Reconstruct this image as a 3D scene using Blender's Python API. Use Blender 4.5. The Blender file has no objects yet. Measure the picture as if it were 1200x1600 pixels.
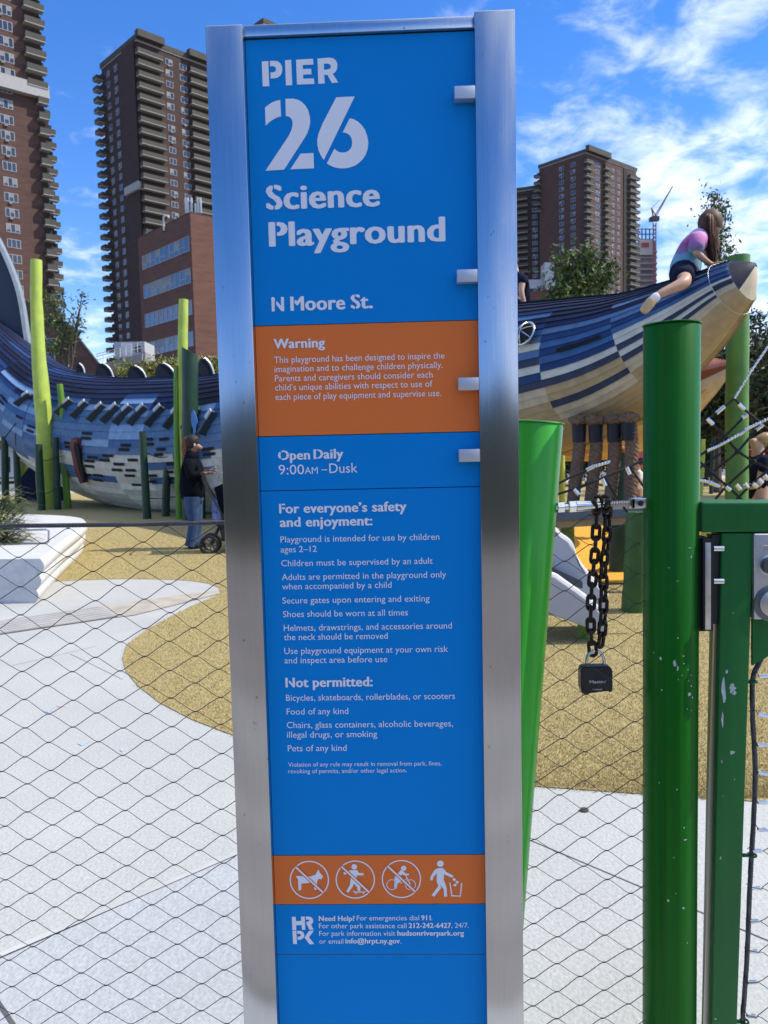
import bpy, bmesh, math, random
import numpy as np
from mathutils import Vector, Matrix, noise
random.seed(7)
rad = math.radians
S = bpy.context.scene
COL = S.collection

# ------------------------------------------------------------------ camera
EYE = 1.38
PITCH, ROLL = 4.48, 1.29
cam = bpy.data.cameras.new('camera'); cam_o = bpy.data.objects.new('camera', cam); COL.objects.link(cam_o)
CAM_M = Matrix.Rotation(rad(90 - PITCH), 3, 'X') @ Matrix.Rotation(rad(-ROLL), 3, 'Z')
cam_o.matrix_world = Matrix.Translation((0, 0, EYE)) @ CAM_M.to_4x4()
cam.sensor_fit = 'VERTICAL'; cam.sensor_height = 36; cam.sensor_width = 27; cam.lens = 27
cam.clip_start = 0.05; cam.clip_end = 6000
cam.dof.use_dof = True; cam.dof.focus_distance = 1.35; cam.dof.aperture_fstop = 14
S.camera = cam_o

# ------------------------------------------------------------------ light
SUN_EL, SUN_AZ = 47, 89            # azimuth clockwise from +Y (the view direction)
world = bpy.data.worlds.new('World'); S.world = world; world.use_nodes = True
nt = world.node_tree; nt.nodes.clear()
N = nt.nodes.new; L = nt.links.new
def mth(t, op, a=None, b=None, c=None):
    n = t.nodes.new('ShaderNodeMath'); n.operation = op
    for i, v in enumerate((a, b, c)):
        if v is None: continue
        if isinstance(v, (int, float)): n.inputs[i].default_value = v
        else: t.links.new(v, n.inputs[i])
    return n.outputs[0]
out = N('ShaderNodeOutputWorld')
sky = N('ShaderNodeTexSky'); sky.sky_type = 'NISHITA'; sky.sun_disc = False
sky.sun_elevation = rad(SUN_EL); sky.sun_rotation = rad(SUN_AZ)
sky.air_density = 1.0; sky.dust_density = 0.0; sky.ozone_density = 3.0
hs = N('ShaderNodeHueSaturation'); hs.inputs['Saturation'].default_value = 1.30; hs.inputs['Value'].default_value = 1.0
L(sky.outputs[0], hs.inputs['Color'])
bg = N('ShaderNodeBackground'); bg.inputs['Strength'].default_value = 0.11
vm = N('ShaderNodeVectorMath'); vm.operation = 'MULTIPLY'; vm.inputs[1].default_value = (1.06, .965, 1.20)
L(hs.outputs[0], vm.inputs[0]); L(vm.outputs[0], bg.inputs['Color'])
tc = N('ShaderNodeTexCoord'); sx = N('ShaderNodeSeparateXYZ'); L(tc.outputs['Generated'], sx.inputs[0])
zc = mth(nt, 'ADD', mth(nt, 'MAXIMUM', sx.outputs['Z'], 0.0), 0.22)
cx = N('ShaderNodeCombineXYZ'); L(mth(nt, 'DIVIDE', sx.outputs['X'], zc), cx.inputs[0]); L(mth(nt, 'DIVIDE', sx.outputs['Y'], zc), cx.inputs[1])
def nz(scale, det, rough, dist=0.0, off=(0, 0, 0)):
    mp = N('ShaderNodeMapping'); mp.inputs['Location'].default_value = off; L(cx.outputs[0], mp.inputs[0])
    n = N('ShaderNodeTexNoise'); n.inputs['Scale'].default_value = scale; n.inputs['Detail'].default_value = det
    n.inputs['Roughness'].default_value = rough; n.inputs['Distortion'].default_value = dist; L(mp.outputs[0], n.inputs['Vector'])
    return n.outputs['Fac']
puff = nz(7.5, 8, .58, .3, (3.1, 1.7, 0)); big = nz(1.0, 2, .5, 0, (6.2, 2.6, 0))
# cloud bank east of the towers: more cover to the right of the view than to the left
side = mth(nt, 'MULTIPLY', sx.outputs['X'], 0.42)
cov = mth(nt, 'ADD', mth(nt, 'ADD', mth(nt, 'MULTIPLY', puff, .85), mth(nt, 'MULTIPLY', big, .34)), mth(nt, 'MINIMUM', mth(nt, 'MAXIMUM', side, -.06), .115))
low = mth(nt, 'MULTIPLY', mth(nt, 'MAXIMUM', mth(nt, 'SUBTRACT', .45, sx.outputs['Z']), -.25), .38)
cov = mth(nt, 'ADD', cov, low)
over = mth(nt, 'MULTIPLY', mth(nt, 'MINIMUM', mth(nt, 'MAXIMUM', mth(nt, 'SUBTRACT', sx.outputs['Z'], .52), 0), .25), 1.3)   # extra unseen cloud overhead, added to brighten and neutralise the light
cov = mth(nt, 'ADD', cov, over)
mr = N('ShaderNodeMapRange'); mr.interpolation_type = 'SMOOTHSTEP'; L(cov, mr.inputs[0])
mr.inputs[1].default_value = .61; mr.inputs[2].default_value = .95; mr.inputs[3].default_value = 0; mr.inputs[4].default_value = .80
bg2 = N('ShaderNodeBackground'); bg2.inputs['Color'].default_value = (.86, .92, 1, 1); bg2.inputs['Strength'].default_value = .86
mx = N('ShaderNodeMixShader'); L(mr.outputs[0], mx.inputs[0]); L(bg.outputs[0], mx.inputs[1]); L(bg2.outputs[0], mx.inputs[2])
L(mx.outputs[0], out.inputs['Surface'])

sun = bpy.data.lights.new('sun', 'SUN'); sun.energy = 2.8; sun.angle = rad(.53); sun.color = (1, .925, .81)
sun_o = bpy.data.objects.new('sun', sun); COL.objects.link(sun_o)
sd = Vector((math.cos(rad(SUN_EL)) * math.sin(rad(SUN_AZ)), math.cos(rad(SUN_EL)) * math.cos(rad(SUN_AZ)), math.sin(rad(SUN_EL))))
sun_o.rotation_euler = (-sd).to_track_quat('-Z', 'Y').to_euler(); sun_o.location = sd * 30 + Vector((0, 0, 5))
S.view_settings.view_transform = 'Standard'; S.view_settings.look = 'None'; S.view_settings.gamma = 1
S.view_settings.use_curve_mapping = False; S.view_settings.exposure = 0.86

# ------------------------------------------------------------------ helpers: where a pixel of the 1200x1600 survey photo lies in the world
CAM_P = Vector((0, 0, EYE))
def ray(px, py): return CAM_M @ Vector(((px - 600) / 1200, -(py - 800) / 1200, -1))
def W(px, py, D): d = ray(px, py); return CAM_P + d * (D / d.y)
def G(px, py, z=0.0): d = ray(px, py); return CAM_P + d * ((z - EYE) / d.z)
CAM_I = CAM_M.transposed()
def proj(p): d = CAM_I @ (Vector(p) - CAM_P); return 600 + 1200 * d.x / -d.z, 800 - 1200 * d.y / -d.z
TH = rad(1.883)
SN = Vector((-math.sin(TH), -math.cos(TH), 0)); SU = Vector((math.cos(TH), -math.sin(TH), 0)); SP = Vector((0, 1.25, 0))
def P(px, py, off=0.0):                    # (along, height) on the sign's face
    d = ray(px, py); o = SP + SN * off; t = (o - CAM_P).dot(SN) / d.dot(SN); q = CAM_P + d * t - o
    return q.dot(SU), q.z
def SW(u, z, off=0.0): return SP + SU * u + SN * off + Vector((0, 0, z))

# ------------------------------------------------------------------ helpers: materials
MATS = {}
def mat(name, col, rough=.6, metal=0.0, var=.12, vscale=4.0, bump=0.0, bscale=60.0, stretch=None, coat=0.0, aniso=0.0, detail=4, spec=None, speck=0.0, sscale=150, spots=0.0):
    if name in MATS: return MATS[name]
    m = bpy.data.materials.new(name); m.use_nodes = True; t = m.node_tree; b = t.nodes['Principled BSDF']
    b.inputs['Roughness'].default_value = rough; b.inputs['Metallic'].default_value = metal
    if coat: b.inputs['Coat Weight'].default_value = coat; b.inputs['Coat Roughness'].default_value = .08
    if spec is not None: b.inputs['Specular IOR Level'].default_value = spec
    if aniso:
        b.inputs['Anisotropic'].default_value = aniso; b.inputs['Anisotropic Rotation'].default_value = 0
        tg = t.nodes.new('ShaderNodeTangent'); tg.direction_type = 'RADIAL'; tg.axis = 'Z'; t.links.new(tg.outputs[0], b.inputs['Tangent'])
    tc = t.nodes.new('ShaderNodeTexCoord'); vec = tc.outputs['Object']
    if stretch:
        mp = t.nodes.new('ShaderNodeMapping'); mp.inputs['Scale'].default_value = stretch; t.links.new(vec, mp.inputs[0]); vec = mp.outputs[0]
    n = t.nodes.new('ShaderNodeTexNoise'); n.inputs['Scale'].default_value = vscale; n.inputs['Detail'].default_value = detail; n.inputs['Roughness'].default_value = .6
    t.links.new(vec, n.inputs['Vector'])
    r = t.nodes.new('ShaderNodeMapRange'); t.links.new(n.outputs['Fac'], r.inputs[0]); r.inputs[1].default_value = .3; r.inputs[2].default_value = .7
    r.inputs[3].default_value = 1 - var; r.inputs[4].default_value = 1 + var
    mul = t.nodes.new('ShaderNodeVectorMath'); mul.operation = 'SCALE'; mul.inputs[0].default_value = col[:3]; t.links.new(r.outputs[0], mul.inputs['Scale'])
    t.links.new(mul.outputs[0], b.inputs['Base Color'])
    if speck:                               # fine grit
        n3 = t.nodes.new('ShaderNodeTexNoise'); n3.inputs['Scale'].default_value = sscale; n3.inputs['Detail'].default_value = 3; n3.inputs['Roughness'].default_value = .7; t.links.new(tc.outputs['Object'], n3.inputs['Vector'])
        r3 = t.nodes.new('ShaderNodeMapRange'); t.links.new(n3.outputs['Fac'], r3.inputs[0]); r3.inputs[1].default_value = .3; r3.inputs[2].default_value = .7; r3.inputs[3].default_value = 1 - speck; r3.inputs[4].default_value = 1 + speck
        t.links.new(mth(t, 'MULTIPLY', r.outputs[0], r3.outputs[0]), mul.inputs['Scale'])
    if spots:                               # small dried drops and dirt
        n4 = t.nodes.new('ShaderNodeTexNoise'); n4.inputs['Scale'].default_value = 75; n4.inputs['Detail'].default_value = 2; t.links.new(tc.outputs['Object'], n4.inputs['Vector'])
        r4 = t.nodes.new('ShaderNodeMapRange'); t.links.new(n4.outputs['Fac'], r4.inputs[0]); r4.inputs[1].default_value = .70; r4.inputs[2].default_value = .76; r4.inputs[3].default_value = 1; r4.inputs[4].default_value = 1 - spots
        t.links.new(mth(t, 'MULTIPLY', r.outputs[0], r4.outputs[0]), mul.inputs['Scale'])
    if bump:
        n2 = t.nodes.new('ShaderNodeTexNoise'); n2.inputs['Scale'].default_value = bscale; n2.inputs['Detail'].default_value = 3; t.links.new(vec, n2.inputs['Vector'])
        bp = t.nodes.new('ShaderNodeBump'); bp.inputs['Strength'].default_value = bump; bp.inputs['Distance'].default_value = .01
        t.links.new(n2.outputs['Fac'], bp.inputs['Height']); t.links.new(bp.outputs[0], b.inputs['Normal'])
    MATS[name] = m; return m

# ------------------------------------------------------------------ helpers: objects
def link(name, data): o = bpy.data.objects.new(name, data); COL.objects.link(o); return o
ORIG = {}
def adopt(o, parent):
    if parent is None: return
    o.parent = parent; o.matrix_parent_inverse = ORIG.get(parent.name, Matrix.Identity(4)).inverted()
def obj(name, bm, mats, parent=None, smooth=False, label=None):
    if isinstance(bm, bmesh.types.BMesh):
        me = bpy.data.meshes.new(name); bm.normal_update(); bm.to_mesh(me); bm.free()
    else: me = bm
    for m in (mats if isinstance(mats, (list, tuple)) else [mats]): me.materials.append(m)
    if smooth:
        me.polygons.foreach_set('use_smooth', [True] * len(me.polygons))
        if smooth != 'all':
            try: me.set_sharp_from_angle(angle=rad(38))
            except Exception: pass
    o = link(name, me); adopt(o, parent)
    if label: o['label'] = label
    return o
def thing(name, label, cat, loc=(0, 0, 0), group=None):
    o = link(name, None); o.location = loc; o.empty_display_size = .1; ORIG[o.name] = Matrix.Translation(loc)
    return tag(o, label, cat, group)
def tag(o, label, cat, group=None):
    o['label'] = label; o['category'] = cat
    if group: o['group'] = group
    return o
def struct(name, bm, m, smooth=False): o = obj(name, bm, m, None, smooth); o['kind'] = 'structure'; return o
def stuff(o, label=None, cat=None):
    o['kind'] = 'stuff'
    if label: o['label'] = label; o['category'] = cat
    return o

def B(): return bmesh.new()
def quad(bm, pts, mi=0):
    f = bm.faces.new([bm.verts.new(p) for p in pts]); f.material_index = mi; return f
def hexa(bm, c8, mi=0):                     # 4 bottom + 4 top corners
    v = [bm.verts.new(p) for p in c8]
    for q in ((3, 2, 1, 0), (4, 5, 6, 7), (0, 1, 5, 4), (1, 2, 6, 5), (2, 3, 7, 6), (3, 0, 4, 7)):
        f = bm.faces.new([v[i] for i in q]); f.material_index = mi
    return v
def box(bm, c, s, mi=0, M=None):
    x, y, z = s[0] / 2, s[1] / 2, s[2] / 2
    pts = [Vector(p) for p in ((-x, -y, -z), (x, -y, -z), (x, y, -z), (-x, y, -z), (-x, -y, z), (x, -y, z), (x, y, z), (-x, y, z))]
    if M is not None: pts = [M @ p for p in pts]
    return hexa(bm, [p + Vector(c) for p in pts], mi)
def axbox(bm, O, dx, dy, dz, mi=0):         # corner plus three edge vectors
    O = Vector(O); a = [O, O + dx, O + dx + dy, O + dy]
    return hexa(bm, a + [p + dz for p in a], mi)
def bevel(bm, w, seg=2): bmesh.ops.bevel(bm, geom=list(bm.edges), offset=w, segments=seg, affect='EDGES', profile=.6); return bm
def frames(pts):
    fr = []; n = len(pts); up = None
    for i in range(n):
        t = (pts[min(i + 1, n - 1)] - pts[max(i - 1, 0)])
        t = t.normalized() if t.length > 1e-9 else Vector((0, 0, 1))
        if up is None:
            up = Vector((0, 0, 1)) if abs(t.z) < .9 else Vector((0, 1, 0))
        s = t.cross(up).normalized(); up = s.cross(t).normalized(); fr.append((t, s, up))
    return fr
def tube(bm, pts, r, n=10, caps=True, mi=0, closed=False):
    pts = [Vector(p) for p in pts]; rr = r if isinstance(r, (list, tuple)) else [r] * len(pts)
    if closed:
        fr = []; m = len(pts); c = sum(pts, Vector()) / m
        nrm = (pts[0] - c).cross(pts[m // 4] - c).normalized()
        for i in range(m):
            t = (pts[(i + 1) % m] - pts[i - 1]).normalized(); fr.append((t, t.cross(nrm).normalized(), nrm))
    else: fr = frames(pts)
    rings = []
    for p, (t, s, u), q in zip(pts, fr, rr):
        rings.append([bm.verts.new(p + (s * math.cos(2 * math.pi * k / n) + u * math.sin(2 * math.pi * k / n)) * q) for k in range(n)])
    R = list(zip(rings, rings[1:])) + ([(rings[-1], rings[0])] if closed else [])
    for a, b in R:
        for k in range(n):
            f = bm.faces.new((a[k], a[(k + 1) % n], b[(k + 1) % n], b[k])); f.material_index = mi
    if caps and not closed:
        f = bm.faces.new(rings[0][::-1]); f.material_index = mi
        f = bm.faces.new(rings[-1]); f.material_index = mi
    return rings
def crom(pts, m):
    pts = [Vector(p) for p in pts]; out = []
    for i in range(len(pts) - 1):
        p0, p1, p2, p3 = pts[max(i - 1, 0)], pts[i], pts[i + 1], pts[min(i + 2, len(pts) - 1)]
        for k in range(m):
            t = k / m
            out.append(.5 * ((2 * p1) + (p2 - p0) * t + (2 * p0 - 5 * p1 + 4 * p2 - p3) * t * t + (3 * p1 - p0 - 3 * p2 + p3) * t ** 3))
    out.append(pts[-1]); return out
def crom1(v, m): return [q.x for q in crom([Vector((x, 0, 0)) for x in v], m)]
def ngon(bm, pts, thick, mi=0, side=None):  # planar outline given a thickness
    pts = [Vector(p) for p in pts]; d = Vector(thick)
    a = [bm.verts.new(p) for p in pts]; b = [bm.verts.new(p + d) for p in pts]; n = len(pts)
    f1 = bm.faces.new(a[::-1]); f2 = bm.faces.new(b); fs = [f1, f2]
    f1.material_index = f2.material_index = mi
    for i in range(n):
        f = bm.faces.new((a[i], a[(i + 1) % n], b[(i + 1) % n], b[i])); f.material_index = mi if side is None else side; fs.append(f)
    bmesh.ops.triangulate(bm, faces=[f1, f2])
    bmesh.ops.recalc_face_normals(bm, faces=bm.faces)
def twist(bm, pts, R, r, strands=6, pitch=.05, n=5, step=8, mi=0):      # laid rope / wire cable
    pts = [Vector(p) for p in pts]; ln = [0]
    for a, b in zip(pts, pts[1:]): ln.append(ln[-1] + (b - a).length)
    tot = ln[-1]; m = max(2, int(tot / pitch * step)); q = []
    j = 0
    for i in range(m + 1):
        d = tot * i / m
        while j < len(ln) - 2 and ln[j + 1] < d: j += 1
        f = (d - ln[j]) / max(1e-9, ln[j + 1] - ln[j]); q.append(pts[j].lerp(pts[j + 1], min(1, f)))
    fr = frames(q)
    for k in range(strands):
        path = []
        for i, (p, (t, s, u)) in enumerate(zip(q, fr)):
            a = 2 * math.pi * (k / strands + tot * i / m / pitch); path.append(p + (s * math.cos(a) + u * math.sin(a)) * R)
        tube(bm, path, r, n, mi=mi)
def blob(bm, c, r, seg=12, rings=8, M=None, mi=0):
    res = bmesh.ops.create_uvsphere(bm, u_segments=seg, v_segments=rings, radius=1)
    for v in res['verts']:
        p = Vector((v.co.x * r[0], v.co.y * r[1], v.co.z * r[2]))
        if M is not None: p = M @ p
        v.co = p + Vector(c)
        for f in v.link_faces: f.material_index = mi
    return res['verts']
def loops_mesh(loops):                      # filled flat outline with holes -> bmesh in the xy plane
    cu = bpy.data.curves.new('outline', 'CURVE'); cu.dimensions = '2D'; cu.fill_mode = 'FRONT'
    for lp in loops:
        sp = cu.splines.new('POLY'); sp.points.add(len(lp) - 1); sp.use_cyclic_u = True
        for p, q in zip(sp.points, lp): p.co = (q[0], q[1], 0, 1)
    o = link('outline', cu); dg = bpy.context.evaluated_depsgraph_get()
    me = bpy.data.meshes.new_from_object(o.evaluated_get(dg)); bm = B(); bm.from_mesh(me)
    bpy.data.objects.remove(o); bpy.data.curves.remove(cu); bpy.data.meshes.remove(me); return bm
def text_bm(s, bold):
    cu = bpy.data.curves.new('text', 'FONT'); cu.body = s; cu.size = 1; cu.resolution_u = 3; cu.fill_mode = 'FRONT'; cu.space_character = 1.0 + bold * 1.6
    o = link('text', cu); dg = bpy.context.evaluated_depsgraph_get()
    me = bpy.data.meshes.new_from_object(o.evaluated_get(dg)); bm = B(); bm.from_mesh(me)
    bpy.data.objects.remove(o); bpy.data.curves.remove(cu); bpy.data.meshes.remove(me); return bm
def merge(dst, src, f, mi=0):
    mp = {v: dst.verts.new(f(v.co)) for v in src.verts}
    for fc in src.faces:
        try: g = dst.faces.new([mp[v] for v in fc.verts]); g.material_index = mi
        except ValueError: pass
    src.free()
def skin(name, joints, edges, m, parent, root=0, sub=2):     # one continuous body grown on a skeleton: joints = [(point, radius or (rx, ry))]
    me = bpy.data.meshes.new(name); me.from_pydata([tuple(j[0]) for j in joints], edges, []); o = link(name, me)
    md = o.modifiers.new('skin', 'SKIN'); md.use_smooth_shade = True; md.branch_smoothing = .6
    for i, j in enumerate(joints):
        r = j[1]; sv = me.skin_vertices[0].data[i]; sv.radius = (r, r) if not isinstance(r, tuple) else r; sv.use_root = (i == root)
    sb = o.modifiers.new('sub', 'SUBSURF'); sb.levels = sub; sb.render_levels = sub
    dg = bpy.context.evaluated_depsgraph_get(); me2 = bpy.data.meshes.new_from_object(o.evaluated_get(dg)); me2.name = name
    bpy.data.objects.remove(o); bpy.data.meshes.remove(me)
    me2.polygons.foreach_set('use_smooth', [True] * len(me2.polygons)); me2.materials.clear(); me2.materials.append(m)
    o = link(name, me2); adopt(o, parent); return o
# ================================================================== setting
M_conc = mat('pale concrete', (.43, .432, .41), .85, var=.07, vscale=1.3, bump=.35, bscale=90, detail=9, speck=.13, sscale=70)
M_conc2 = mat('cool grey concrete', (.40, .42, .425), .85, var=.07, vscale=1.6, bump=.35, bscale=90, detail=9, speck=.13, sscale=70)
M_joint = mat('dark joint filler', (.10, .10, .10), .9)  # dark filler colour of the paving joints
M_turf = mat('straw coloured turf base', (.37, .295, .125), .95, var=.28, vscale=40, bump=.6, bscale=160, detail=6)
M_city = mat('city ground', (.16, .16, .155), .9, var=.2, vscale=.05)
def sheet(name, pts, z, m):
    lp = [(p.x, p.y) for p in pts]; bm = loops_mesh([lp])
    for v in bm.verts: v.co.z = z
    bmesh.ops.recalc_face_normals(bm, faces=bm.faces)
    if bm.faces and sum(f.normal.z for f in bm.faces) < 0: bmesh.ops.reverse_faces(bm, faces=bm.faces)
    return struct(name, bm, m)
bm = B(); quad(bm, [(-3000, -3000, -.03), (3000, -3000, -.03), (3000, 3000, -.03), (-3000, 3000, -.03)]); struct('ground', bm, M_city)
bm = B(); quad(bm, [(-30, -12, 0), (30, -12, 0), (30, 34, 0), (-30, 34, 0)]); struct('pavement', bm, M_conc)
tp = [(1500, 1275), (1300, 1262), (1110, 1248), (970, 1239), (830, 1229), (700, 1216), (560, 1199), (440, 1174), (365, 1150), (300, 1125), (250, 1099), (215, 1072), (197, 1050), (191, 1030), (198, 1008), (228, 985), (262, 966), (300, 947), (334, 933), (345, 926), (341, 918), (325, 912), (300, 908), (270, 906), (225, 905), (180, 905), (120, 907), (60, 910), (0, 914), (-150, 924), (-400, 945), (-700, 965)]
TURF = [G(*p) for p in tp] + [Vector((-26, 9, 0)), Vector((-26, 31, 0)), Vector((26, 31, 0)), Vector((26, 3, 0))]
bm = B(); quad(bm, [(-30, -13, .004), (30, -13, .004), (30, -1.6, .004), (-30, -1.6, .004)]); struct('boardwalk', bm, mat('weathered boardwalk', (.165,.15,.135), .8, var=.4, vscale=.8, stretch=(.2, 3, 1)))
bm = B(); quad(bm, [(-30, -1.6, .004), (30, -1.6, .004), (30, .8, .004), (-30, .8, .004)]); struct('walkway', bm, mat('walkway asphalt', (.25, .24, .225), .85, var=.3, vscale=.9, stretch=(.3, 4, 1)))
sheet('turf_surface', TURF, .004, M_turf)
slab = [G(-260, 1612), G(0, 1501), G(380, 1334), G(470, 1296), G(1010, 1391), G(1400, 1535), G(1400, 2300), G(-500, 2300)]
sheet('paving_slab', [G(-260, 1612), G(0, 1501), G(200, 1412), G(380, 1334), G(600, 1400), G(600, 2600), G(-700, 2600)], .004, M_conc2)
bm = B()
def joint(a, b, w=.006, z=.0012):
    a = G(*a); b = G(*b); d = (b - a).normalized(); s = Vector((-d.y, d.x, 0)) * w / 2
    quad(bm, [p + Vector((0, 0, z)) for p in (a - s, b - s, b + s, a + s)])
joint((-30, 1528), (62, 1665), .011, .0052); joint((826, 1312), (1240, 1487)); joint((110, 1022), (192, 1062), .004)
joint((20, 1040), (150, 1010), .004); joint((470, 1200), (826, 1312), .005)
struct('paving_joints', bm, M_joint)
lip = mat('slab edge', (.47, .465, .45), .8)
bm = B(); a, b = G(-260, 1612), G(380, 1334); d = (b - a).normalized(); s = Vector((-d.y, d.x, 0)) * .022
quad(bm, [p + Vector((0, 0, .007)) for p in (a, b, b + s, a + s)]); struct('slab_edge', bm, lip)
# drain: runnel and grate across the pale concrete
M_run = mat('sandy runnel', (.40, .36, .29), .9, var=.2, vscale=6)
sheet('runnel', [G(343, 924), G(345, 928), G(210, 962), G(185, 965), G(150, 950), G(300, 928)], .0065, M_run)
t = thing('drain_grate', 'long pale slotted drain grate set flush in the concrete in front of the white bench', 'drain grate', G(90, 970))
a0, a1, b0, b1 = G(-80, 983), G(158, 949), G(-60, 1001), G(190, 964)
bm = B(); quad(bm, [p + Vector((0, 0, .005)) for p in (b0, b1, a1, a0)]); obj('channel', bm, mat('channel dark', (.12, .11, .10), .9), t)
bm = B()
for i in range(7):
    f = i / 7; g = f + .085
    q = [a0.lerp(b0, f), a1.lerp(b1, f), a1.lerp(b1, g), a0.lerp(b0, g)]; hexa(bm, [p + Vector((0, 0, .003)) for p in q[::-1]] + [p + Vector((0, 0, .016)) for p in q[::-1]])
obj('slat', bm, mat('grate bars', (.52, .50, .46), .6, .3), t)
# chalk scribbles
for nm, pts, c in (('chalk_mark', [(67, 1112), (74, 1108), (82, 1110), (76, 1114)], (.36, .45, .54)), ('chalk_mark', [(88, 1103), (100, 1101), (103, 1104), (92, 1105)], (.52, .44, .46)), ('chalk_mark', [(122, 1163), (132, 1158), (138, 1160), (128, 1166)], (.40, .47, .54)), ('chalk_mark', [(187, 1172), (194, 1170), (192, 1176)], (.42, .48, .54))):
    sheet(nm, [G(*p) for p in pts], .003, mat('chalk %.2f' % c[0], c, .95, var=.3, vscale=80))
# orange safety surface under the slide, further back
sheet('rubber_surface', [G(880, 800), G(1120, 800), G(1120, 915), G(1000, 914), G(930, 912), G(885, 900)], .016, mat('orange rubber', (.72, .37, .03), .9, var=.25, vscale=30, bump=.4))
# small round plug in the concrete
c = G(913, 1267); bm = B(); tube(bm, [c + Vector((0, 0, -.01)), c + Vector((0, 0, .008))], .016, 16)
tag(obj('pavement_plug', bm, mat('plug iron', (.09, .085, .08), .7), None, True), 'small dark round plug set in the pale concrete beside the green post', 'drain cap')
# turf blades, short and dry, on the nearest part of the lawn
def inside(px, py, poly):
    x = px; y = py; r = np.zeros(len(x), bool); n = len(poly)
    for i in range(n):
        x1, y1, x2, y2 = poly[i].x, poly[i].y, poly[i - 1].x, poly[i - 1].y
        c = ((y1 > y) != (y2 > y)) & (x < (x2 - x1) * (y - y1) / (y2 - y1 + 1e-12) + x1); r ^= c
    return r
rng = np.random.default_rng(3)
u = rng.random(900000); yy = 2.9 + (15 - 2.9) * u ** 1.9; hw = .62 * yy; xx = (rng.random(len(u)) * 2 - 1) * hw
k = inside(xx, yy, TURF) & ~((np.abs(xx + .02 * yy) < .1 * yy)); xx, yy = xx[k][:330000], yy[k][:330000]; n = len(xx); xx = xx + rng.normal(0, .009, n); yy = yy + rng.normal(0, .009, n)
ang = rng.random(n) * 6.283; h = (.005 + .009 * rng.random(n)); ln = .008 * rng.standard_normal((n, 2)); wd = .0008 + .0003 * yy
co = np.zeros((n, 3, 3)); co[:, 0, 0] = xx - np.cos(ang) * wd; co[:, 0, 1] = yy - np.sin(ang) * wd; co[:, 1, 0] = xx + np.cos(ang) * wd; co[:, 1, 1] = yy + np.sin(ang) * wd
co[:, 2, 0] = xx + ln[:, 0]; co[:, 2, 1] = yy + ln[:, 1]; co[:, :2, 2] = .002; co[:, 2, 2] = .004 + h
me = bpy.data.meshes.new('turf_blades'); me.vertices.add(n * 3); me.vertices.foreach_set('co', co.ravel()); me.loops.add(n * 3); me.loops.foreach_set('vertex_index', np.arange(n * 3))
me.polygons.add(n); me.polygons.foreach_set('loop_start', np.arange(n) * 3); me.polygons.foreach_set('material_index', rng.choice(4, n, p=[.4, .34, .2, .06])); me.update()
stuff(obj('turf_blades', me, [mat('dry blade', (.47, .37, .155), .8), mat('brown blade', (.34, .26, .10), .8), mat('pale blade', (.58, .47, .23), .8), mat('olive blade', (.32, .27, .09), .8)]), 'short dry straw coloured turf blades covering the lawn behind the fence', 'turf')
# unseen dark bank added behind the camera to mirror dark in the steel
bm = B()
for i in range(60):
    x0, x1 = -60 + i * 2, -58 + i * 2
    def hh(x): return 5.0 + 1.0 * noise.noise(Vector((x * .21, 0, 3))) + .5 * noise.noise(Vector((x * .9, 1, 0)))
    quad(bm, [(x0, -14, -.03), (x1, -14, -.03), (x1, -17, hh(x1)), (x0, -17, hh(x0))]); quad(bm, [(x0, -17, hh(x0)), (x1, -17, hh(x1)), (x1, -24, -.03), (x0, -24, -.03)])
quad(bm, [(-60, -14.5, -.03), (60, -14.5, -.03), (60, -14.5, .6), (-60, -14.5, .6)])
struct('unseen_dark_bank', bm, mat('unseen dark bank', (.022, .028, .018), .95, var=.5, vscale=1.5))

# ================================================================== the pylon sign
M_steel = mat('brushed steel', (.60, .60, .605), .17, 1.0, var=.05, vscale=6, stretch=(90, 90, 1.2), bump=.02, bscale=9, aniso=.55, spots=.45)
M_blue = mat('blue vinyl', (.001, .245, .66), .6, var=.03, vscale=3, spec=.12)
M_orange = mat('burnt orange vinyl', (.86, .20, .045), .6, var=.03, vscale=3, spec=.12)
M_white = mat('white vinyl', (.88, .88, .90), .5, var=.02, spec=.3)
M_black = mat('black gap', (.012, .012, .014), .7)
sign = thing('pylon_sign', 'tall blue and orange playground rules sign between two brushed steel columns', 'sign', SP)
def slabbox(bm, u0, u1, z0, z1, o0, o1, mi=0):           # box on the sign: along, height, offset towards the viewer
    return axbox(bm, SW(u0, z0, o0), SU * (u1 - u0), -SN * (o0 - o1) if False else SN * (o1 - o0), Vector((0, 0, z1 - z0)), mi)
PR = .016
(a0, a1), (b0, b1), (c0, c1), (d0, d1) = P(320, 40, PR), P(378.5, 37, PR), P(741, 17, PR), P(805, 13, PR)
for (u0, u1, zt, nm) in ((a0, b0, (a1 + b1) / 2, 'left'), (c0, d0, (c1 + d1) / 2, 'right')):
    bm = B(); slabbox(bm, u0, u1, 0, zt, -.10, PR); bmesh.ops.recalc_face_normals(bm, faces=bm.faces); bevel(bm, .0022, 2); obj('steel_column', bm, M_steel, sign, True)
uL, uR = P(382, 60)[0], P(742, 50)[0]
zr = (P(382, 43)[1] + P(738, 27)[1]) / 2; zb = (P(382, 62)[1] + P(738, 46)[1]) / 2
bm = B(); slabbox(bm, uL + .0005, uR - .002, zb, zr, -.09, .006); bmesh.ops.recalc_face_normals(bm, faces=bm.faces); bevel(bm, .0015, 2); obj('top_rail', bm, M_steel, sign, True)
bm = B(); slabbox(bm, b0 + .0005, c0 - .0005, .02, zb - .001, -.08, -.006); obj('backing_plate', bm, M_black, sign)
def zl(l, r): return (P(*l)[1] + P(*r)[1]) / 2
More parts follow.
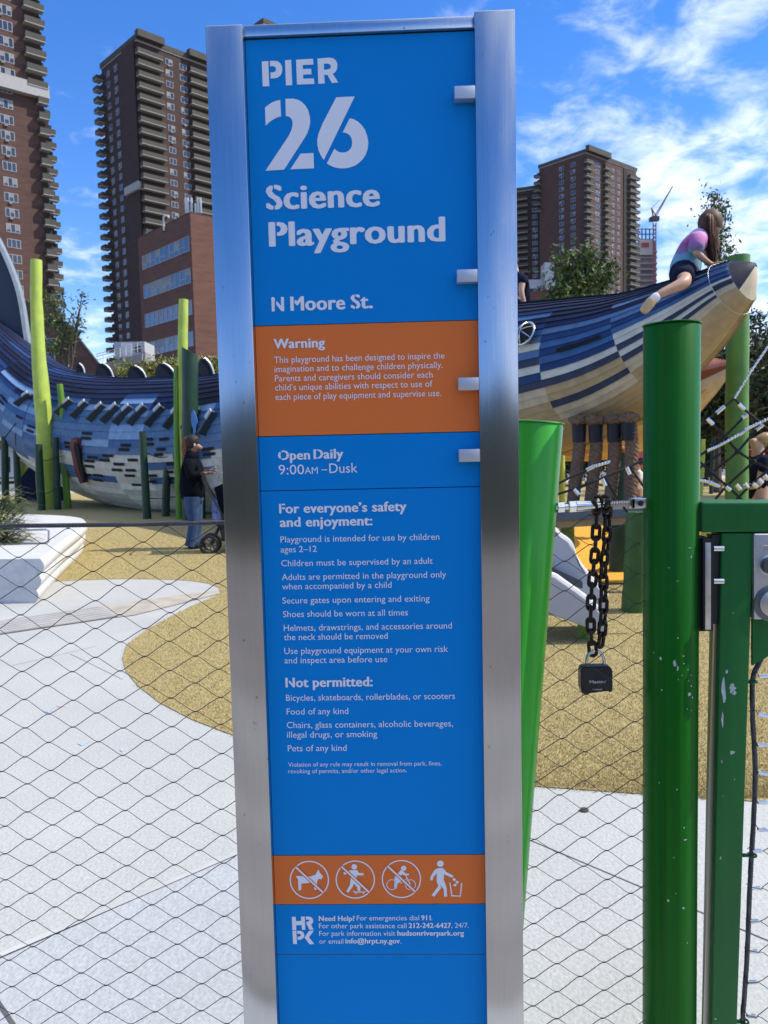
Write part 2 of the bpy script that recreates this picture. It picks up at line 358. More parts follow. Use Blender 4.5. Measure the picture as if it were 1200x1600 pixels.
zs = [zb - .0012, zl((398, 512), (745, 498)), zl((405, 684), (746, 673)), zl((410, 768), (746, 760)), zl((428, 1338), (756, 1334)), zl((430, 1414), (757, 1412)), zl((432, 1493), (757, 1490)), .03]
PAN = []
M_edge = mat('panel aluminium edge', (.7, .66, .6), .4, .8)
for i in range(7):
    bm = B(); slabbox(bm, uL + .001, uR - .001, zs[i + 1] + .0008, zs[i] - .0005, -.005, 0); bmesh.ops.recalc_face_normals(bm, faces=bm.faces)
    for f in bm.faces: f.material_index = 0 if f.normal.dot(SN) > .9 else 1
    PAN.append(obj('sign_panel', bm, [M_orange if i in (1, 4) else M_blue, M_edge], sign))
for px, py in ((710, 148), (714, 435), (716, 604), (717, 716)):      # short steel fingers over the panel edge
    u0, z0 = P(px, py - 14, .02); u1, z1 = P(px, py + 6, .02)
    bm = B(); slabbox(bm, u0, c0 - .0004, z1, z0, .003, .0195); bmesh.ops.recalc_face_normals(bm, faces=bm.faces); bevel(bm, .001, 2); obj('steel_finger', bm, mat('satin steel', (.66, .66, .665), .5, 1.0, var=.03), sign, True)

VIN = .0006
def cut_first(bm, s, bold, f0, f1, outer):
    g = text_bm(s[0], bold); xs = [v.co.x for v in g.verts]; ys = [v.co.y for v in g.verts]; x0, x1, y0, y1 = min(xs), max(xs), min(ys), max(ys); g.free()
    for x in (x0 + (x1 - x0) * f0 - bold * 1.15, x0 + (x1 - x0) * f1 + bold * 1.15):
        geo = [e for e in list(bm.verts) + list(bm.edges) + list(bm.faces)]
        fs = [q for q in bm.faces if min(v.co.x for v in q.verts) <= x1 + 1e-4]; ge = set(fs)
        for q in fs: ge.update(q.edges); ge.update(q.verts)
        bmesh.ops.bisect_plane(bm, geom=list(ge), plane_co=(x, 0, 0), plane_no=(1, 0, 0))
    a, b = x0 + (x1 - x0) * f0 - bold * 1.15, x0 + (x1 - x0) * f1 + bold * 1.15; h = y1 - y0; dele = []
    for q in bm.faces:
        c = q.calc_center_median()
        if a < c.x < b and (not outer or c.y < y0 + h * .3 or c.y > y1 - h * .3): dele.append(q)
    bmesh.ops.delete(bm, geom=dele, context='FACES')
HCAP = {}; LINES = []
def write(dst, s, p0, p1, cap, bold=.0, cut=None, desc=None):
    dst = B(); LINES.append(dst); bm = text_bm(s, bold)
    if cut: cut_first(bm, s, bold, *cut)
    if bold not in HCAP:
        g = text_bm('H', bold); HCAP[bold] = (min(v.co.y for v in g.verts), max(v.co.y for v in g.verts)); g.free()
    ylo, yhi = HCAP[bold]; xs = [v.co.x for v in bm.verts]; x0, x1 = min(xs), max(xs)
    A = Vector(P(*p0, VIN)); C = Vector(P(*p1, VIN)); kx = (C.x - A.x) / (x1 - x0)
    zc = P(p0[0], p0[1] - cap, VIN)[1] - A.y; kz = zc / (yhi - ylo); zz = (A.y + C.y) / 2
    # bold strokes: the outline laid down several times, each a hair in front of the last
    steps = [(0, 0)] if bold < .02 else [(bold * 1.15 * math.cos(a * math.pi / 4), bold * .75 * math.sin(a * math.pi / 4)) for a in range(8)] + [(0, 0)]
    w = max(st[0] for st in steps); kx = (C.x - A.x) / (x1 - x0 + 2 * w)
    for i, (ex, ey) in enumerate(steps):
        o = VIN + i * 4e-5; g = bm.copy()
        merge(dst, g, lambda q: SW(A.x + (q.x - x0 + w + ex) * kx, zz + (q.y - ylo + ey * .6) * kz, o))
    bm.free()
def shapes(dst, polys, fx, off=VIN, mi=0):
    for lp in polys:
        lp = lp if isinstance(lp[0], list) else [lp]
        bm = loops_mesh([[P(*fx(q), off) for q in l] for l in lp]); merge(dst, bm, lambda q: SW(q.x, q.y, off), mi)
def lettering(panel, bm, mats=None, name='lettering'):
    for ln in LINES:
        for f in ln.faces:
            f.normal_update()
            if f.normal.dot(SN) < 0: f.normal_flip()
        obj('text_line', ln, M_white, panel)
    LINES.clear()
    if not bm.faces: bm.free(); return
    for f in bm.faces:
        f.normal_update()
        if f.normal.dot(SN) < 0: f.normal_flip()
    return obj(name, bm, mats or M_white, panel)
BO = .036; RE = .006
def cA(q): return 400 + q[0] / 5, 70 + q[1] / 5
bm = B()
shapes(bm, [[(45, 130), (96, 127), (104, 323), (53, 326)],
  [(108, 126), (150, 125), (172, 130), (190, 144), (203, 168), (206, 198), (200, 224), (188, 243), (170, 256), (145, 262), (115, 263), (113, 216), (140, 214), (153, 205), (157, 190), (152, 177), (140, 168), (110, 167)],
  [(226, 120), (275, 117), (283, 315), (234, 318)],
  [(313, 116), (446, 109), (448, 154), (365, 158), (366, 190), (431, 187), (433, 230), (368, 233), (369, 265), (453, 262), (455, 306), (320, 311)],
  [[(480, 108), (570, 100), (600, 104), (622, 119), (635, 145), (635, 182), (622, 211), (600, 228), (643, 294), (593, 299), (557, 234), (533, 236), (537, 302), (487, 305)], [(530, 148), (532, 195), (560, 193), (578, 186), (586, 171), (580, 155), (563, 147)]],
  [(70, 490), (95, 470), (125, 450), (155, 438), (190, 430), (196, 558), (165, 568), (130, 586), (100, 608), (76, 632)],
  [(230, 422), (290, 420), (325, 428), (355, 444), (385, 473), (408, 512), (421, 560), (424, 600), (415, 650), (402, 688), (380, 728), (220, 975), (74, 984), (255, 712), (276, 668), (285, 630), (287, 610), (280, 585), (266, 567), (250, 559), (233, 556)],
  [(268, 973), (348, 850), (449, 845), (453, 965)],
  [(627, 410), (772, 403), (530, 900), (508, 868), (490, 828), (480, 785), (479, 740), (487, 700), (505, 652), (520, 615)],
  [(732, 574), (765, 582), (797, 600), (828, 630), (852, 666), (869, 712), (878, 765), (872, 815), (858, 855), (835, 893), (800, 927), (765, 948), (720, 962), (680, 966), (640, 964), (600, 953), (553, 928), (613, 810), (628, 826), (650, 838), (675, 842), (700, 839), (722, 829), (740, 810), (750, 785), (751, 755), (745, 728), (733, 708), (715, 694), (695, 686), (677, 684)]], cA)
def cB(x, y): return 400 + x / 3.529, 270 + y / 3.529
def cC(x, y): return 380 + x / 3, 490 + y / 3
def cD(x, y): return 400 + x / 3.333, 770 + y / 3.333
def cE(x, y): return 400 + x / 3.333, 980 + y / 3.333
def cF(x, y): return 430 + x / 3.636, 1410 + y / 3.636
def cG(q): return 430 + q[0] / 3.636, 1330 + q[1] / 3.636
write(bm, 'Science', cB(57, 204), cB(685, 180), 37, BO, (.42, .50, True))
write(bm, 'Playground', cB(72, 409), cB(1045, 371), 37, BO, (.33, .42, False))
write(bm, 'N', cB(87, 764), cB(156, 761), 21.5, BO, (.26, .35, False)); write(bm, 'Moore', cB(190, 760), cB(493, 751), 21.5, BO, (.22, .29, False)); write(bm, 'St.', cB(523, 749), cB(645, 745), 21.5, BO, (.42, .52, True))
lettering(PAN[0], bm)
bm = B()
write(bm, 'Warning', cC(143, 165), cC(384, 155), 14.5, BO)
for s, a, b in (('This playground has been designed to inspire the', (146, 234), (943, 208)), ('imagination and to challenge children physically.', (147, 277), (935, 252)), ('Parents and caregivers should consider each', (149, 320), (888, 298)), ("child\u2019s unique abilities with respect to use of", (150, 363), (887, 341)), ('each piece of play equipment and supervise use.', (152, 407), (928, 385))):
    write(bm, s, cC(*a), cC(*b), 9.8, RE)
lettering(PAN[1], bm)
bm = B()
write(bm, 'Open', cC(164, 687), cC(314, 682), 14.5, BO, (.22, .30, True)); write(bm, 'Daily', cC(330, 681), cC(470, 677), 14.5, BO, (.30, .40, True))
write(bm, '9:00', cC(167, 755), cC(286, 752), 15, RE); write(bm, 'AM', cC(289, 752), cC(350, 750), 10.5, RE); write(bm, '\u2013', cC(367, 749), cC(394, 748), 14.5, RE); write(bm, 'Dusk', cC(404, 748), cC(536, 744), 15, RE)
lettering(PAN[2], bm)
bm = B()
write(bm, "For everyone\u2019s safety", cC(169, 938), cC(766, 922), 14.5, BO, (.34, .44, False)); write(bm, 'and enjoyment:', cC(172, 1003), cC(606, 988), 14.5, BO)
for s, a, b in (('Playground is intended for use by children', (128, 260), (955, 243)), ('ages 2\u201312', (129, 312), (316, 306)), ('Children must be supervised by an adult', (132, 384), (920, 368)), ('Adults are permitted in the playground only', (135, 457), (990, 438)), ('when accompanied by a child', (136, 504), (706, 494)), ('Secure gates upon entering and exiting', (138, 579), (904, 563)), ('Shoes should be worn at all times', (141, 651), (791, 635)), ('Helmets, drawstrings, and accessories around', (145, 722), (1020, 704))):
    write(bm, s, cD(*a), cD(*b), 9.6, RE)
for s, a, b in (('the neck should be removed', (146, 68), (686, 60)), ('Use playground equipment at your own risk', (148, 142), (1000, 126)), ('and inspect area before use', (149, 190), (684, 180)), ('Bicycles, skateboards, rollerblades, or scooters', (157, 386), (1036, 371)), ('Food of any kind', (160, 456), (481, 451)), ('Chairs, glass containers, alcoholic beverages,', (161, 528), (1026, 514)), ('illegal drugs, or smoking', (162, 577), (631, 570)), ('Pets of any kind', (166, 648), (472, 642))):
    write(bm, s, cE(*a), cE(*b), 9.6, RE)
write(bm, 'Not permitted:', cE(154, 315), cE(608, 304), 14.5, BO, (.24, .34, False))
write(bm, 'Violation of any rule may result in removal from park, fines,', cE(168, 728), cE(966, 718), 6.6, RE); write(bm, 'revoking of permits, and/or other legal action.', cE(169, 762), cE(785, 755), 6.6, RE)
lettering(PAN[3], bm)
bm = B()
def circ(c, r, n=40): return [(c[0] + r * math.cos(6.2832 * i / n), c[1] + r * .97 * math.sin(6.2832 * i / n)) for i in range(n)]
def bar(a, b, w):
    dx, dy = b[0] - a[0], b[1] - a[1]; l = math.hypot(dx, dy); nx, ny = -dy / l * w / 2, dx / l * w / 2
    return [(a[0] + nx, a[1] + ny), (b[0] + nx, b[1] + ny), (b[0] - nx, b[1] - ny), (a[0] - nx, a[1] - ny)]
shapes(bm, [[circ(c, 112), circ(c, 105)] for c in ((194, 163), (455, 161), (717, 158))] + [
  [(116, 143), (130, 140), (205, 143), (228, 133), (246, 104), (253, 122), (272, 143), (262, 160), (246, 157), (238, 172), (238, 218), (222, 220), (221, 178), (148, 184), (148, 221), (132, 222), (130, 160)],
  circ((449, 89), 16, 20), [(428, 108), (465, 107), (475, 123), (502, 124), (502, 137), (464, 137), (459, 168), (484, 198), (484, 226), (468, 226), (467, 206), (446, 184), (443, 196), (416, 236), (404, 228), (424, 193), (431, 138), (412, 130), (392, 133), (387, 121), (410, 114)],
  [(444, 224), (455, 229), (505, 229), (516, 226), (516, 231), (506, 235), (452, 235), (443, 230)], circ((459, 240), 4, 10), circ((502, 240), 4, 10),
  circ((730, 97), 15, 20), [(713, 106), (731, 116), (742, 128), (760, 127), (760, 137), (733, 137), (720, 131), (706, 150), (718, 163), (710, 177), (692, 187), (692, 212), (677, 211), (678, 150)],
  [circ((663, 190), 31), circ((663, 190), 27)], [circ((768, 190), 31), circ((768, 190), 27)], bar((742, 138), (768, 190), 6), bar((750, 153), (712, 184), 5),
  circ((938, 71), 19, 20), [(922, 97), (953, 94), (972, 118), (1013, 139), (1007, 152), (960, 131), (957, 160), (974, 208), (977, 258), (960, 258), (957, 216), (938, 190), (943, 208), (903, 259), (888, 250), (926, 200), (917, 168), (918, 125), (898, 148), (894, 166), (881, 165), (883, 143), (905, 107)],
  [(989, 178), (995, 178), (1007, 250), (1048, 252), (1056, 180), (1063, 181), (1054, 258), (1001, 257)], bar((1010, 157), (1024, 165), 14), bar((1026, 173), (1041, 179), 14), bar((1014, 190), (1028, 195), 14)], cG)
shapes(bm, [bar((112, 86), (276, 239), 19), bar((373, 84), (537, 237), 19), bar((635, 81), (799, 234), 19)], cG, .0009, 1)
shapes(bm, [bar((114, 88), (274, 237), 9), bar((375, 86), (535, 235), 9), bar((637, 83), (797, 232), 9)], cG, .0012)
lettering(PAN[4], bm, [M_white, M_orange], 'pictogram')
bm = B()
def cFq(q): return cF(*q)
shapes(bm, [[(94, 82), (116, 81), (118, 106), (148, 105), (146, 81), (150, 80), (168, 80), (171, 155), (152, 156), (150, 129), (119, 130), (120, 157), (98, 158)],
  [(174, 80), (195, 80), (208, 86), (216, 100), (214, 116), (204, 126), (218, 155), (195, 156), (182, 128), (178, 128), (178, 110), (190, 108), (194, 103), (190, 97), (175, 98)],
  [(98, 161), (120, 160), (124, 236), (102, 237)], [(124, 161), (146, 162), (160, 170), (166, 186), (162, 200), (150, 210), (128, 213), (127, 195), (142, 193), (146, 186), (141, 178), (126, 178)],
  [(192, 162), (220, 160), (192, 198), (222, 236), (195, 238), (166, 199)]], cFq)
T1 = [('Need Help?', 248, 452, 105, 1), ('For emergencies dial', 464, 818, 103, 0), ('911', 830, 884, 101, 1), ('.', 888, 892, 101, 0), ('For other park assistance call', 249, 746, 148, 0), ('212-242-6427', 758, 1000, 145, 1), (', 24/7.', 1001, 1100, 144, 0),
  ('For park information visit', 251, 682, 191, 0), ('hudsonriverpark.org', 694, 1073, 189, 1), ('or email', 251, 387, 235, 0), ('info@hrpt.ny.gov', 399, 709, 233, 1), ('.', 713, 717, 233, 0)]
for s, x0, x1, y, b in T1: write(bm, s, cF(x0, y), cF(x1, y - (x1 - x0) * .006), 7.6, .032 if b else RE)
lettering(PAN[5], bm)
# ================================================================== fence, posts, chain, lock, gate
M_wire = mat('stainless wire', (.06, .058, .055), .5, .6, var=.2, vscale=60)
M_cable = mat('grey cable', (.10, .10, .11), .5, .7, var=.2, vscale=90)
M_zinc = mat('bright zinc', (.72, .72, .70), .22, 1.0, var=.15, vscale=30)
M_green = mat('dark green enamel', (.006, .108, .006), .36, var=.22, vscale=4, stretch=(22, 22, .35), coat=.03, spec=.15)
M_green2 = mat('light green enamel', (.055, .42, .035), .30, var=.12, vscale=4, stretch=(14, 14, .3), coat=.1, spec=.3)
M_gate = mat('gate green enamel', (.010, .125, .025), .4, var=.16, vscale=3, stretch=(6, 6, .5), coat=.05, spec=.3)
M_blk = mat('black plastic', (.012, .013, .016), .38, var=.1)
M_chip = mat('bare primer', (.42, .47, .46), .7, var=.25, vscale=40)
M_chain = mat('dark rusty chain', (.045, .033, .028), .42, .75, var=.4, vscale=60)
FD = 1.66
fence = thing('cable_mesh_fence', 'stainless cable mesh fence with twisted top cable running behind the sign to the green posts', 'fence', (0, FD, 0))
cab = crom([W(-700, 832, FD), W(-300, 828, FD), W(0, 822, FD), W(180, 820, FD), W(355, 816, FD), W(620, 804, FD), W(868, 793, FD)], 6)
bm = B(); twist(bm, cab, .0028, .0024, 6, .045, 5, 10); obj('top_cable', bm, M_cable, fence, True)
def topz(x):
    for a, b in zip(cab, cab[1:]):
        if a.x <= x <= b.x: return a.z + (b.z - a.z) * (x - a.x) / (b.x - a.x)
    return cab[0].z if x < cab[0].x else cab[-1].z
rpl = random.Random(5)
def net(bm, x0, x1, ztop, zbot, cw, ch, D, ox, r=.00085, lean=-.022):
    nr = int((1.3 - zbot) / (ch / 2)); nc = int((x1 - x0) / cw) + 2; pt = {}
    for j in range(nr + 1):
        for i in range(-1, nc + 1):
            x = x0 + ox + (i + (.5 if j % 2 else 0)) * cw + lean * j * ch / 2; z = ztop(x) - .006 - j * ch / 2
            pt[j, i] = Vector((x + rpl.uniform(-.0022, .0022), D + rpl.uniform(-.0012, .0012), z + rpl.uniform(-.0018, .0018)))
    hw = .0034
    def edge(a, b, dy):
        if min(a.x, b.x) < x0 or max(a.x, b.x) > x1 or min(a.z, b.z) < zbot: return
        s = 1 if b.x > a.x else -1
        p0, p3 = a + Vector((s * hw * .2, dy, 0)), b - Vector((s * hw * .2, -dy, 0))
        c1, c2 = a + Vector((s * cw * .075, dy, (b.z - a.z) * .085)), b - Vector((s * cw * .075, -dy, (b.z - a.z) * .085))
        pts = [p0, c1, c1.lerp(c2, .5) + Vector((0, 0, rpl.uniform(-.0006, .0006))), c2, p3]
        tube(bm, crom(pts, 2), r * (1.12 if s < 0 else .8), 5, caps=False)
    for j in range(nr):
        for i in range(-1, nc):
            a = pt[j, i]; sh = 0 if j % 2 else -1
            for k, dy in ((sh, -.0008), (sh + 1, .0008)):
                if (j + 1, i + k) in pt: edge(a, pt[j + 1, i + k], dy)
            if x0 < a.x < x1 and a.z > zbot:          # the two strands wrapped round one another
                tube(bm, [a - Vector((hw, 0, 0)), a + Vector((0, -.001, .0004)), a + Vector((hw, 0, 0))], r * 1.75, 5)
bm = B()
net(bm, -1.7, .19, topz, .02, .1085, .0635, FD, .035)
obj('wire_net', bm, M_wire, fence, True)
bm = B(); xr = W(1035, 1100, FD).x
net(bm, W(748, 1600, FD).x, xr, lambda x: W(940, 800, FD).z + .0, .02, .1085, .066, FD, .062 + W(800, 900, FD).x - W(748, 1600, FD).x - .217)
obj('wire_net', bm, M_wire, fence, True)
# turnbuckle that tensions the top cable between the two posts
tb = thing('turnbuckle', 'shiny steel turnbuckle with hex nuts and threaded rod between light green and dark green posts', 'turnbuckle', W(940, 790, FD))
A, Z = W(866, 793, FD), W(1010, 785, FD)
def TB(px): f = (px - 866) / 144; return A.lerp(Z, f)
dx = (Z - A).normalized(); zv = Vector((0, 0, 1))
def hexnut(bm, c, r, l): tube(bm, [c - dx * l / 2, c + dx * l / 2], r, 6)
bm = B(); tube(bm, [TB(866), TB(1010)], .0062, 12); obj('rod', bm, M_zinc, tb, True)
bm = B()
for k in range(14): c = TB(950 + k * 2.6); tube(bm, [c - dx * .0012, c, c + dx * .0012], [.0062, .0074, .0062], 12)
obj('thread', bm, mat('rusty thread', (.42, .30, .2), .45, .9), tb, True)
for px, r in ((876, .0125), (894, .0135)): bm = B(); hexnut(bm, TB(px), r, .016); bevel(bm, .001, 1); obj('nut', bm, M_zinc, tb)
bm = B(); tube(bm, [TB(900), TB(912), TB(934), TB(938)], [.0125, .0115, .0085, .007], 14); obj('sleeve', bm, M_zinc, tb, True)
bm = B()
for s in (-1, 1): axbox(bm, TB(984) + Vector((0, -.013 if s < 0 else .007, -.011)), dx * .036, Vector((0, .006, 0)), zv * .022)
axbox(bm, TB(984) + Vector((0, -.013, -.011)), dx * .008, Vector((0, .026, 0)), zv * .022); bevel(bm, .0015, 2); obj('fork', bm, M_zinc, tb, True)
bm = B(); c = TB(997); tube(bm, [c + Vector((0, -.018, 0)), c + Vector((0, .018, 0))], .006, 12); obj('pin', bm, M_blk, tb, True)
# dark green post
gp = thing('green_post', 'dark green glossy round steel post with chipped paint standing left of the gate', 'post', (W(1048, 1000, FD).x, FD, 0))
pb, ptp = W(1046, 1500, FD), W(1049.5, 509, FD); ax = (ptp - pb).normalized(); pb0 = pb - ax * (pb.z / ax.z); PRr = 41 / 1200 * 1.70
bm = B(); R = tube(bm, [pb0, ptp - ax * .004, ptp], [PRr, PRr, PRr - .003], 56); obj('shaft', bm, M_green, gp, True)
bm = B(); tube(bm, [ptp + ax * .0004, ptp + ax * .003, ptp + ax * .004], [PRr + .0016, PRr + .0016, PRr - .002], 56); obj('cap', bm, M_green, gp, True)
def chips(axis0, axd, R, spots, name, parent, m):
    q = random.Random(11)
    for px, py, w, h in spots:
        bm = B()
        d = ray(px, py); f = d.cross(axd).normalized()      # nearest surface point on the cylinder
        oc = CAM_P - axis0; dd = d - axd * d.dot(axd); oo = oc - axd * oc.dot(axd)
        a, b, c = dd.dot(dd), 2 * dd.dot(oo), oo.dot(oo) - (R + .0004) ** 2; disc = b * b - 4 * a * c
        if disc < 0: continue
        p = CAM_P + d * ((-b - math.sqrt(disc)) / (2 * a)); ctr = axis0 + axd * (p - axis0).dot(axd); nrm = (p - ctr).normalized(); tn = axd.cross(nrm)
        m_ = 10; k = FD / 1200
        vs = []
        for i in range(m_):
            an = 6.2832 * i / m_; e = q.uniform(.55, 1.1); lx, lz = w / 2 * k * e * math.cos(an), h / 2 * k * e * math.sin(an)
            th = lx / R; vs.append(bm.verts.new(ctr + axd * lz + (nrm * math.cos(th) + tn * math.sin(th)) * (R + .0004)))
        bm.faces.new(vs); obj(name, bm, m, parent)
sp = [(1032, 1029, 4, 6), (1034, 1078, 3, 3), (1054, 1036, 7, 14), (1059, 1044, 3, 8), (1068, 1025, 4, 2), (1069, 1037, 4, 2), (1075, 1047, 2, 3), (1076, 1064, 3, 2), (1080, 1072, 2, 4), (1077, 1085, 9, 7), (1082, 1090, 3, 4), (1074, 1108, 2, 2), (1080, 1110, 2, 3), (1058, 1234, 3, 3), (1069, 1293, 3, 3), (1071, 1312, 6, 3), (1044, 1407, 4, 5), (1068, 1419, 4, 4), (1074, 1473, 2, 3), (1056, 1396, 2, 2), (1030, 1223, 2, 3), (1059, 997, 2, 3), (1045, 887, 2, 2), (1078, 856, 6, 1.6), (1080, 870, 1.6, 6), (1059, 908, 5, 2), (1060, 1062, 2, 2), (1066, 1055, 2, 2), (1080, 1055, 2, 2), (1021, 1020, 2, 2), (1053, 1340, 1.5, 2)]
chips(pb0, ax, PRr, sp, 'paint_chip', gp, M_chip)
# leaning light green post
lp = thing('leaning_post', 'light green glossy round post leaning outward just behind the sign', 'post', G(762, 1647))
top, bot = W(836, 661, FD + .02), W(760, 1647, FD + .02); r0 = 44 / 1200 * 1.66
bm = B(); tube(bm, [bot, top.lerp(bot, .004), top], [r0, r0, r0 - .003], 56); obj('shaft', bm, M_green2, lp, True)
bm = B(); d_ = (top - bot).normalized(); tube(bm, [top + d_ * .0004, top + d_ * .003, top + d_ * .0036], [r0 + .0012, r0 + .0012, r0 - .003], 56); obj('cap', bm, mat('pale green edge', (.15, .5, .12), .35), lp, True)
# chain looped over the turnbuckle, both ends caught in the padlock
chain = thing('chain', 'dark rusty link chain looped over the turnbuckle and hanging down to the padlock', 'chain', TB(940))
CD = 1.69
def link_mesh():
    bm = B(); w, h, n = .0078, .0165, 28; pts = []
    for i in range(n):
        a = 6.2832 * i / n; x = w * math.cos(a); z = w * math.sin(a); pts.append(Vector((x, 0, z + (h - w if math.sin(a) >= 0 else -(h - w)) + (0))))
    tube(bm, pts, .0042, 8, closed=True); return bm
lk = None
def put_link(c, d, roll):
    global lk
    d = d.normalized(); s = Vector((0, -1, 0)) if abs(d.y) < .9 else Vector((1, 0, 0)); x = (s - d * s.dot(d)).normalized(); y = d.cross(x)
    X = x * math.cos(roll) + y * math.sin(roll); Y = d.cross(X)
    M = Matrix((X, Y, d)).transposed().to_4x4(); M.translation = c
    if lk is None:
        o = obj('link', link_mesh(), M_chain, chain, 'all'); lk = o
    else:
        o = lk.copy(); COL.objects.link(o)
    o.matrix_basis = M; return o
def strand(pxs, D, r0, pitch=.0262):
    pts = [W(x, y, D if len(p) == 0 else p[0]) for x, y, *p in pxs]; pts = crom(pts, 8); acc = 0; k = 0; prev = pts[0]; need = 0
    for a, b in zip(pts, pts[1:]):
        l = (b - a).length; pos = 0
        while need <= l - pos:
            pos += need; put_link(a.lerp(b, pos / l), b - a, r0 + (1.45 + rpl.uniform(-.2, .2)) * (k % 2)); k += 1; need = pitch
        need -= l - pos
strand([(930, 789, CD - .025), (932, 800, CD), (931, 840), (928, 880), (924, 930), (923, 980), (926, 1016)], CD, .25)
strand([(949, 789, CD - .03), (949, 800, CD - .01), (948, 840, CD - .01), (943, 890, CD - .01), (943, 940, CD - .01), (941, 985, CD - .01), (937, 1018, CD - .01)], CD - .01, .9)
for px, tilt in ((934, .3), (946, -.25)):
    put_link(TB(px) + Vector((0, 0, .002)), Vector((tilt * .3, 0, 1)), 1.2)
# padlock
lock = thing('padlock', 'black combination padlock with steel shackle hanging from the rusty chain', 'padlock', W(930, 1062, CD))
c0 = W(930, 1040, CD); k = CD / 1200
bm = B(); pts = [c0 + Vector(((x) * k, 0, z * k)) for x, z in ((-14, -4), (-14, 6), (-13.5, 12), (-10, 19), (-4, 23.5), (3, 24), (9, 20.5), (13, 13), (14, 6), (14, -4))]; tube(bm, crom(pts, 4), .0042, 12); obj('shackle', bm, M_zinc, lock, True)
ol = [(-25, -3), (-22, 1), (20, 1), (24, -3), (25, -8), (25, -40), (22, -42), (18, -40), (16, -36), (-11, -38), (-13, -43), (-20, -44), (-24, -40), (-25, -30)]
bm = B(); ngon(bm, [c0 + Vector((x * k, -.014, z * k)) for x, z in ol], (0, .028, 0)); bmesh.ops.bevel(bm, geom=[e for e in bm.edges if e.is_boundary is False and len(e.link_faces) == 2 and e.calc_face_angle(0) > .5], offset=.0022, segments=2, affect='EDGES')
obj('lock_body', bm, M_blk, lock)
for s in (-1, 1):
    bm = B()
    for i in range(5): tube(bm, [c0 + Vector((s * 25.3 * k, -.012, (-8 - i * 5.5) * k)), c0 + Vector((s * 25.3 * k, .012, (-11 - i * 5.5) * k))], .0011, 6)
    obj('grip_ridges', bm, mat('grey ridge', (.06, .06, .065), .4), lock)
def plain_text(dst, s, O, ux, uz, width, height, off):
    for i, e in enumerate((0, .02, -.02)):
        g = text_bm(s, 0); xs = [v.co.x for v in g.verts]; x0, x1 = min(xs), max(xs)
        merge(dst, g, lambda q: O + ux * ((q.x - x0 + e) / (x1 - x0) * width) + uz * (q.y / .72 * height) + off * (1 + i * .1))
bm = B(); plain_text(bm, 'Master', c0 + Vector((-12 * k, 0, -25 * k)), Vector((1, 0, 0)), zv, 26 * k, 5 * k, Vector((0, -.0148, 0)))
plain_text(bm, 'Combination', c0 + Vector((-7 * k, 0, -36 * k)), Vector((1, 0, 0)), zv, 15 * k, 2 * k, Vector((0, -.0148, 0)))
obj('lettering', bm, mat('silver print', (.5, .5, .5), .5), lock)

# gate
GD = 1.615
gate = thing('park_gate', 'dark green steel gate with square top rail, black latch and cable infill', 'gate', G(1140, 1640))
def gbox(bm, x0, y0, x1, y1, D, depth, xe0=None, xe1=None):     # px box, optional different x at the bottom
    xe0 = x0 if xe0 is None else xe0; xe1 = x1 if xe1 is None else xe1
    a, b, c, d = W(xe0, y1, D), W(xe1, y1, D), W(x1, y0, D), W(x0, y0, D); q = Vector((0, depth, 0))
    hexa(bm, [a, b, b + q, a + q, d, c, c + q, d + q]); return bm
bm = gbox(B(), 1096, 784, 1500, 832, GD, .085); bevel(bm, .006, 3); obj('top_rail', bm, M_gate, gate, True)
bm = gbox(B(), 1090, 787, 1096.5, 828, GD + .006, .07); obj('end_cap', bm, M_blk, gate)
bm = gbox(B(), 1128, 833, 1178, 1780, GD + .004, .055, 1108, 1146); bevel(bm, .004, 3); obj('stile', bm, M_gate, gate, True)
bm = gbox(B(), 1470, 833, 1520, 1700, GD + .004, .055, 1440, 1490); bevel(bm, .004, 3); obj('stile', bm, M_gate, gate, True)
bm = gbox(B(), 1148, 1700, 1445, 1740, GD + .006, .05); bevel(bm, .004, 3); obj('bottom_rail', bm, M_gate, gate, True)
bm = gbox(B(), 1117, 975, 1129, 1780, GD + .02, .008, 1093, 1107); obj('stop_strip', bm, mat('dull steel strip', (.42, .41, .36), .38, .9), gate)
qv = Vector((0, .008, 0)); bm = B(); ngon(bm, [W(x, y, GD + .012) for x, y in ((1176, 966), (1300, 966), (1176, 1040))], qv); obj('gusset', bm, M_gate, gate)
bm = gbox(B(), 1087, 838, 1104, 987, GD + .01, .05); bevel(bm, .003, 2); gbox(bm, 1099, 842, 1114.5, 986, GD - .004, .045); obj('latch_housing', bm, M_blk, gate)
bm = gbox(B(), 1102, 848, 1111, 984, GD - .0065, .004); bevel(bm, .0012, 2); obj('latch_bar', bm, mat('worn steel bar', (.62, .61, .58), .35, 1, var=.2, vscale=20), gate, True)
bm = gbox(B(), 1113, 836, 1129, 975, GD + .012, .03); obj('latch_plate', bm, M_blk, gate)
for y in (857, 908):
    bm = B(); a, b = W(1114, y, GD + .005), W(1130, y, GD + .005); tube(bm, [a, b], .0068, 12); obj('latch_bolt', bm, M_zinc, gate, True)
kx = gbox(B(), 1178.5, 834, 1262, 968, GD - .004, .05); bevel(kx, .003, 3); kb = obj('lock_case', kx, mat('satin aluminium', (.60, .61, .63), .36, .9, var=.05, vscale=15, stretch=(2, 2, 40)), gate, True)
def disc(px, py, rpx, d0, d1, m, name, par, r2=None):
    bm = B(); a = W(px, py, GD + d0); r = rpx / 1200 * GD; bb = a + Vector((0, d1 - d0, 0)); tube(bm, [a, a.lerp(bb, .75), bb], [r, r, r * .93 if r2 is None else r2 / 1200 * GD], 32); return obj(name, bm, m, par, True)
kd = mat('dark knob', (.10, .11, .12), .4, .6); ks = mat('satin collar', (.5, .5, .51), .3, 1)
disc(1201, 883, 16.5, -.004, -.007, ks, 'knob_collar', kb); disc(1201, 883, 13, -.0072, -.02, kd, 'knob', kb)
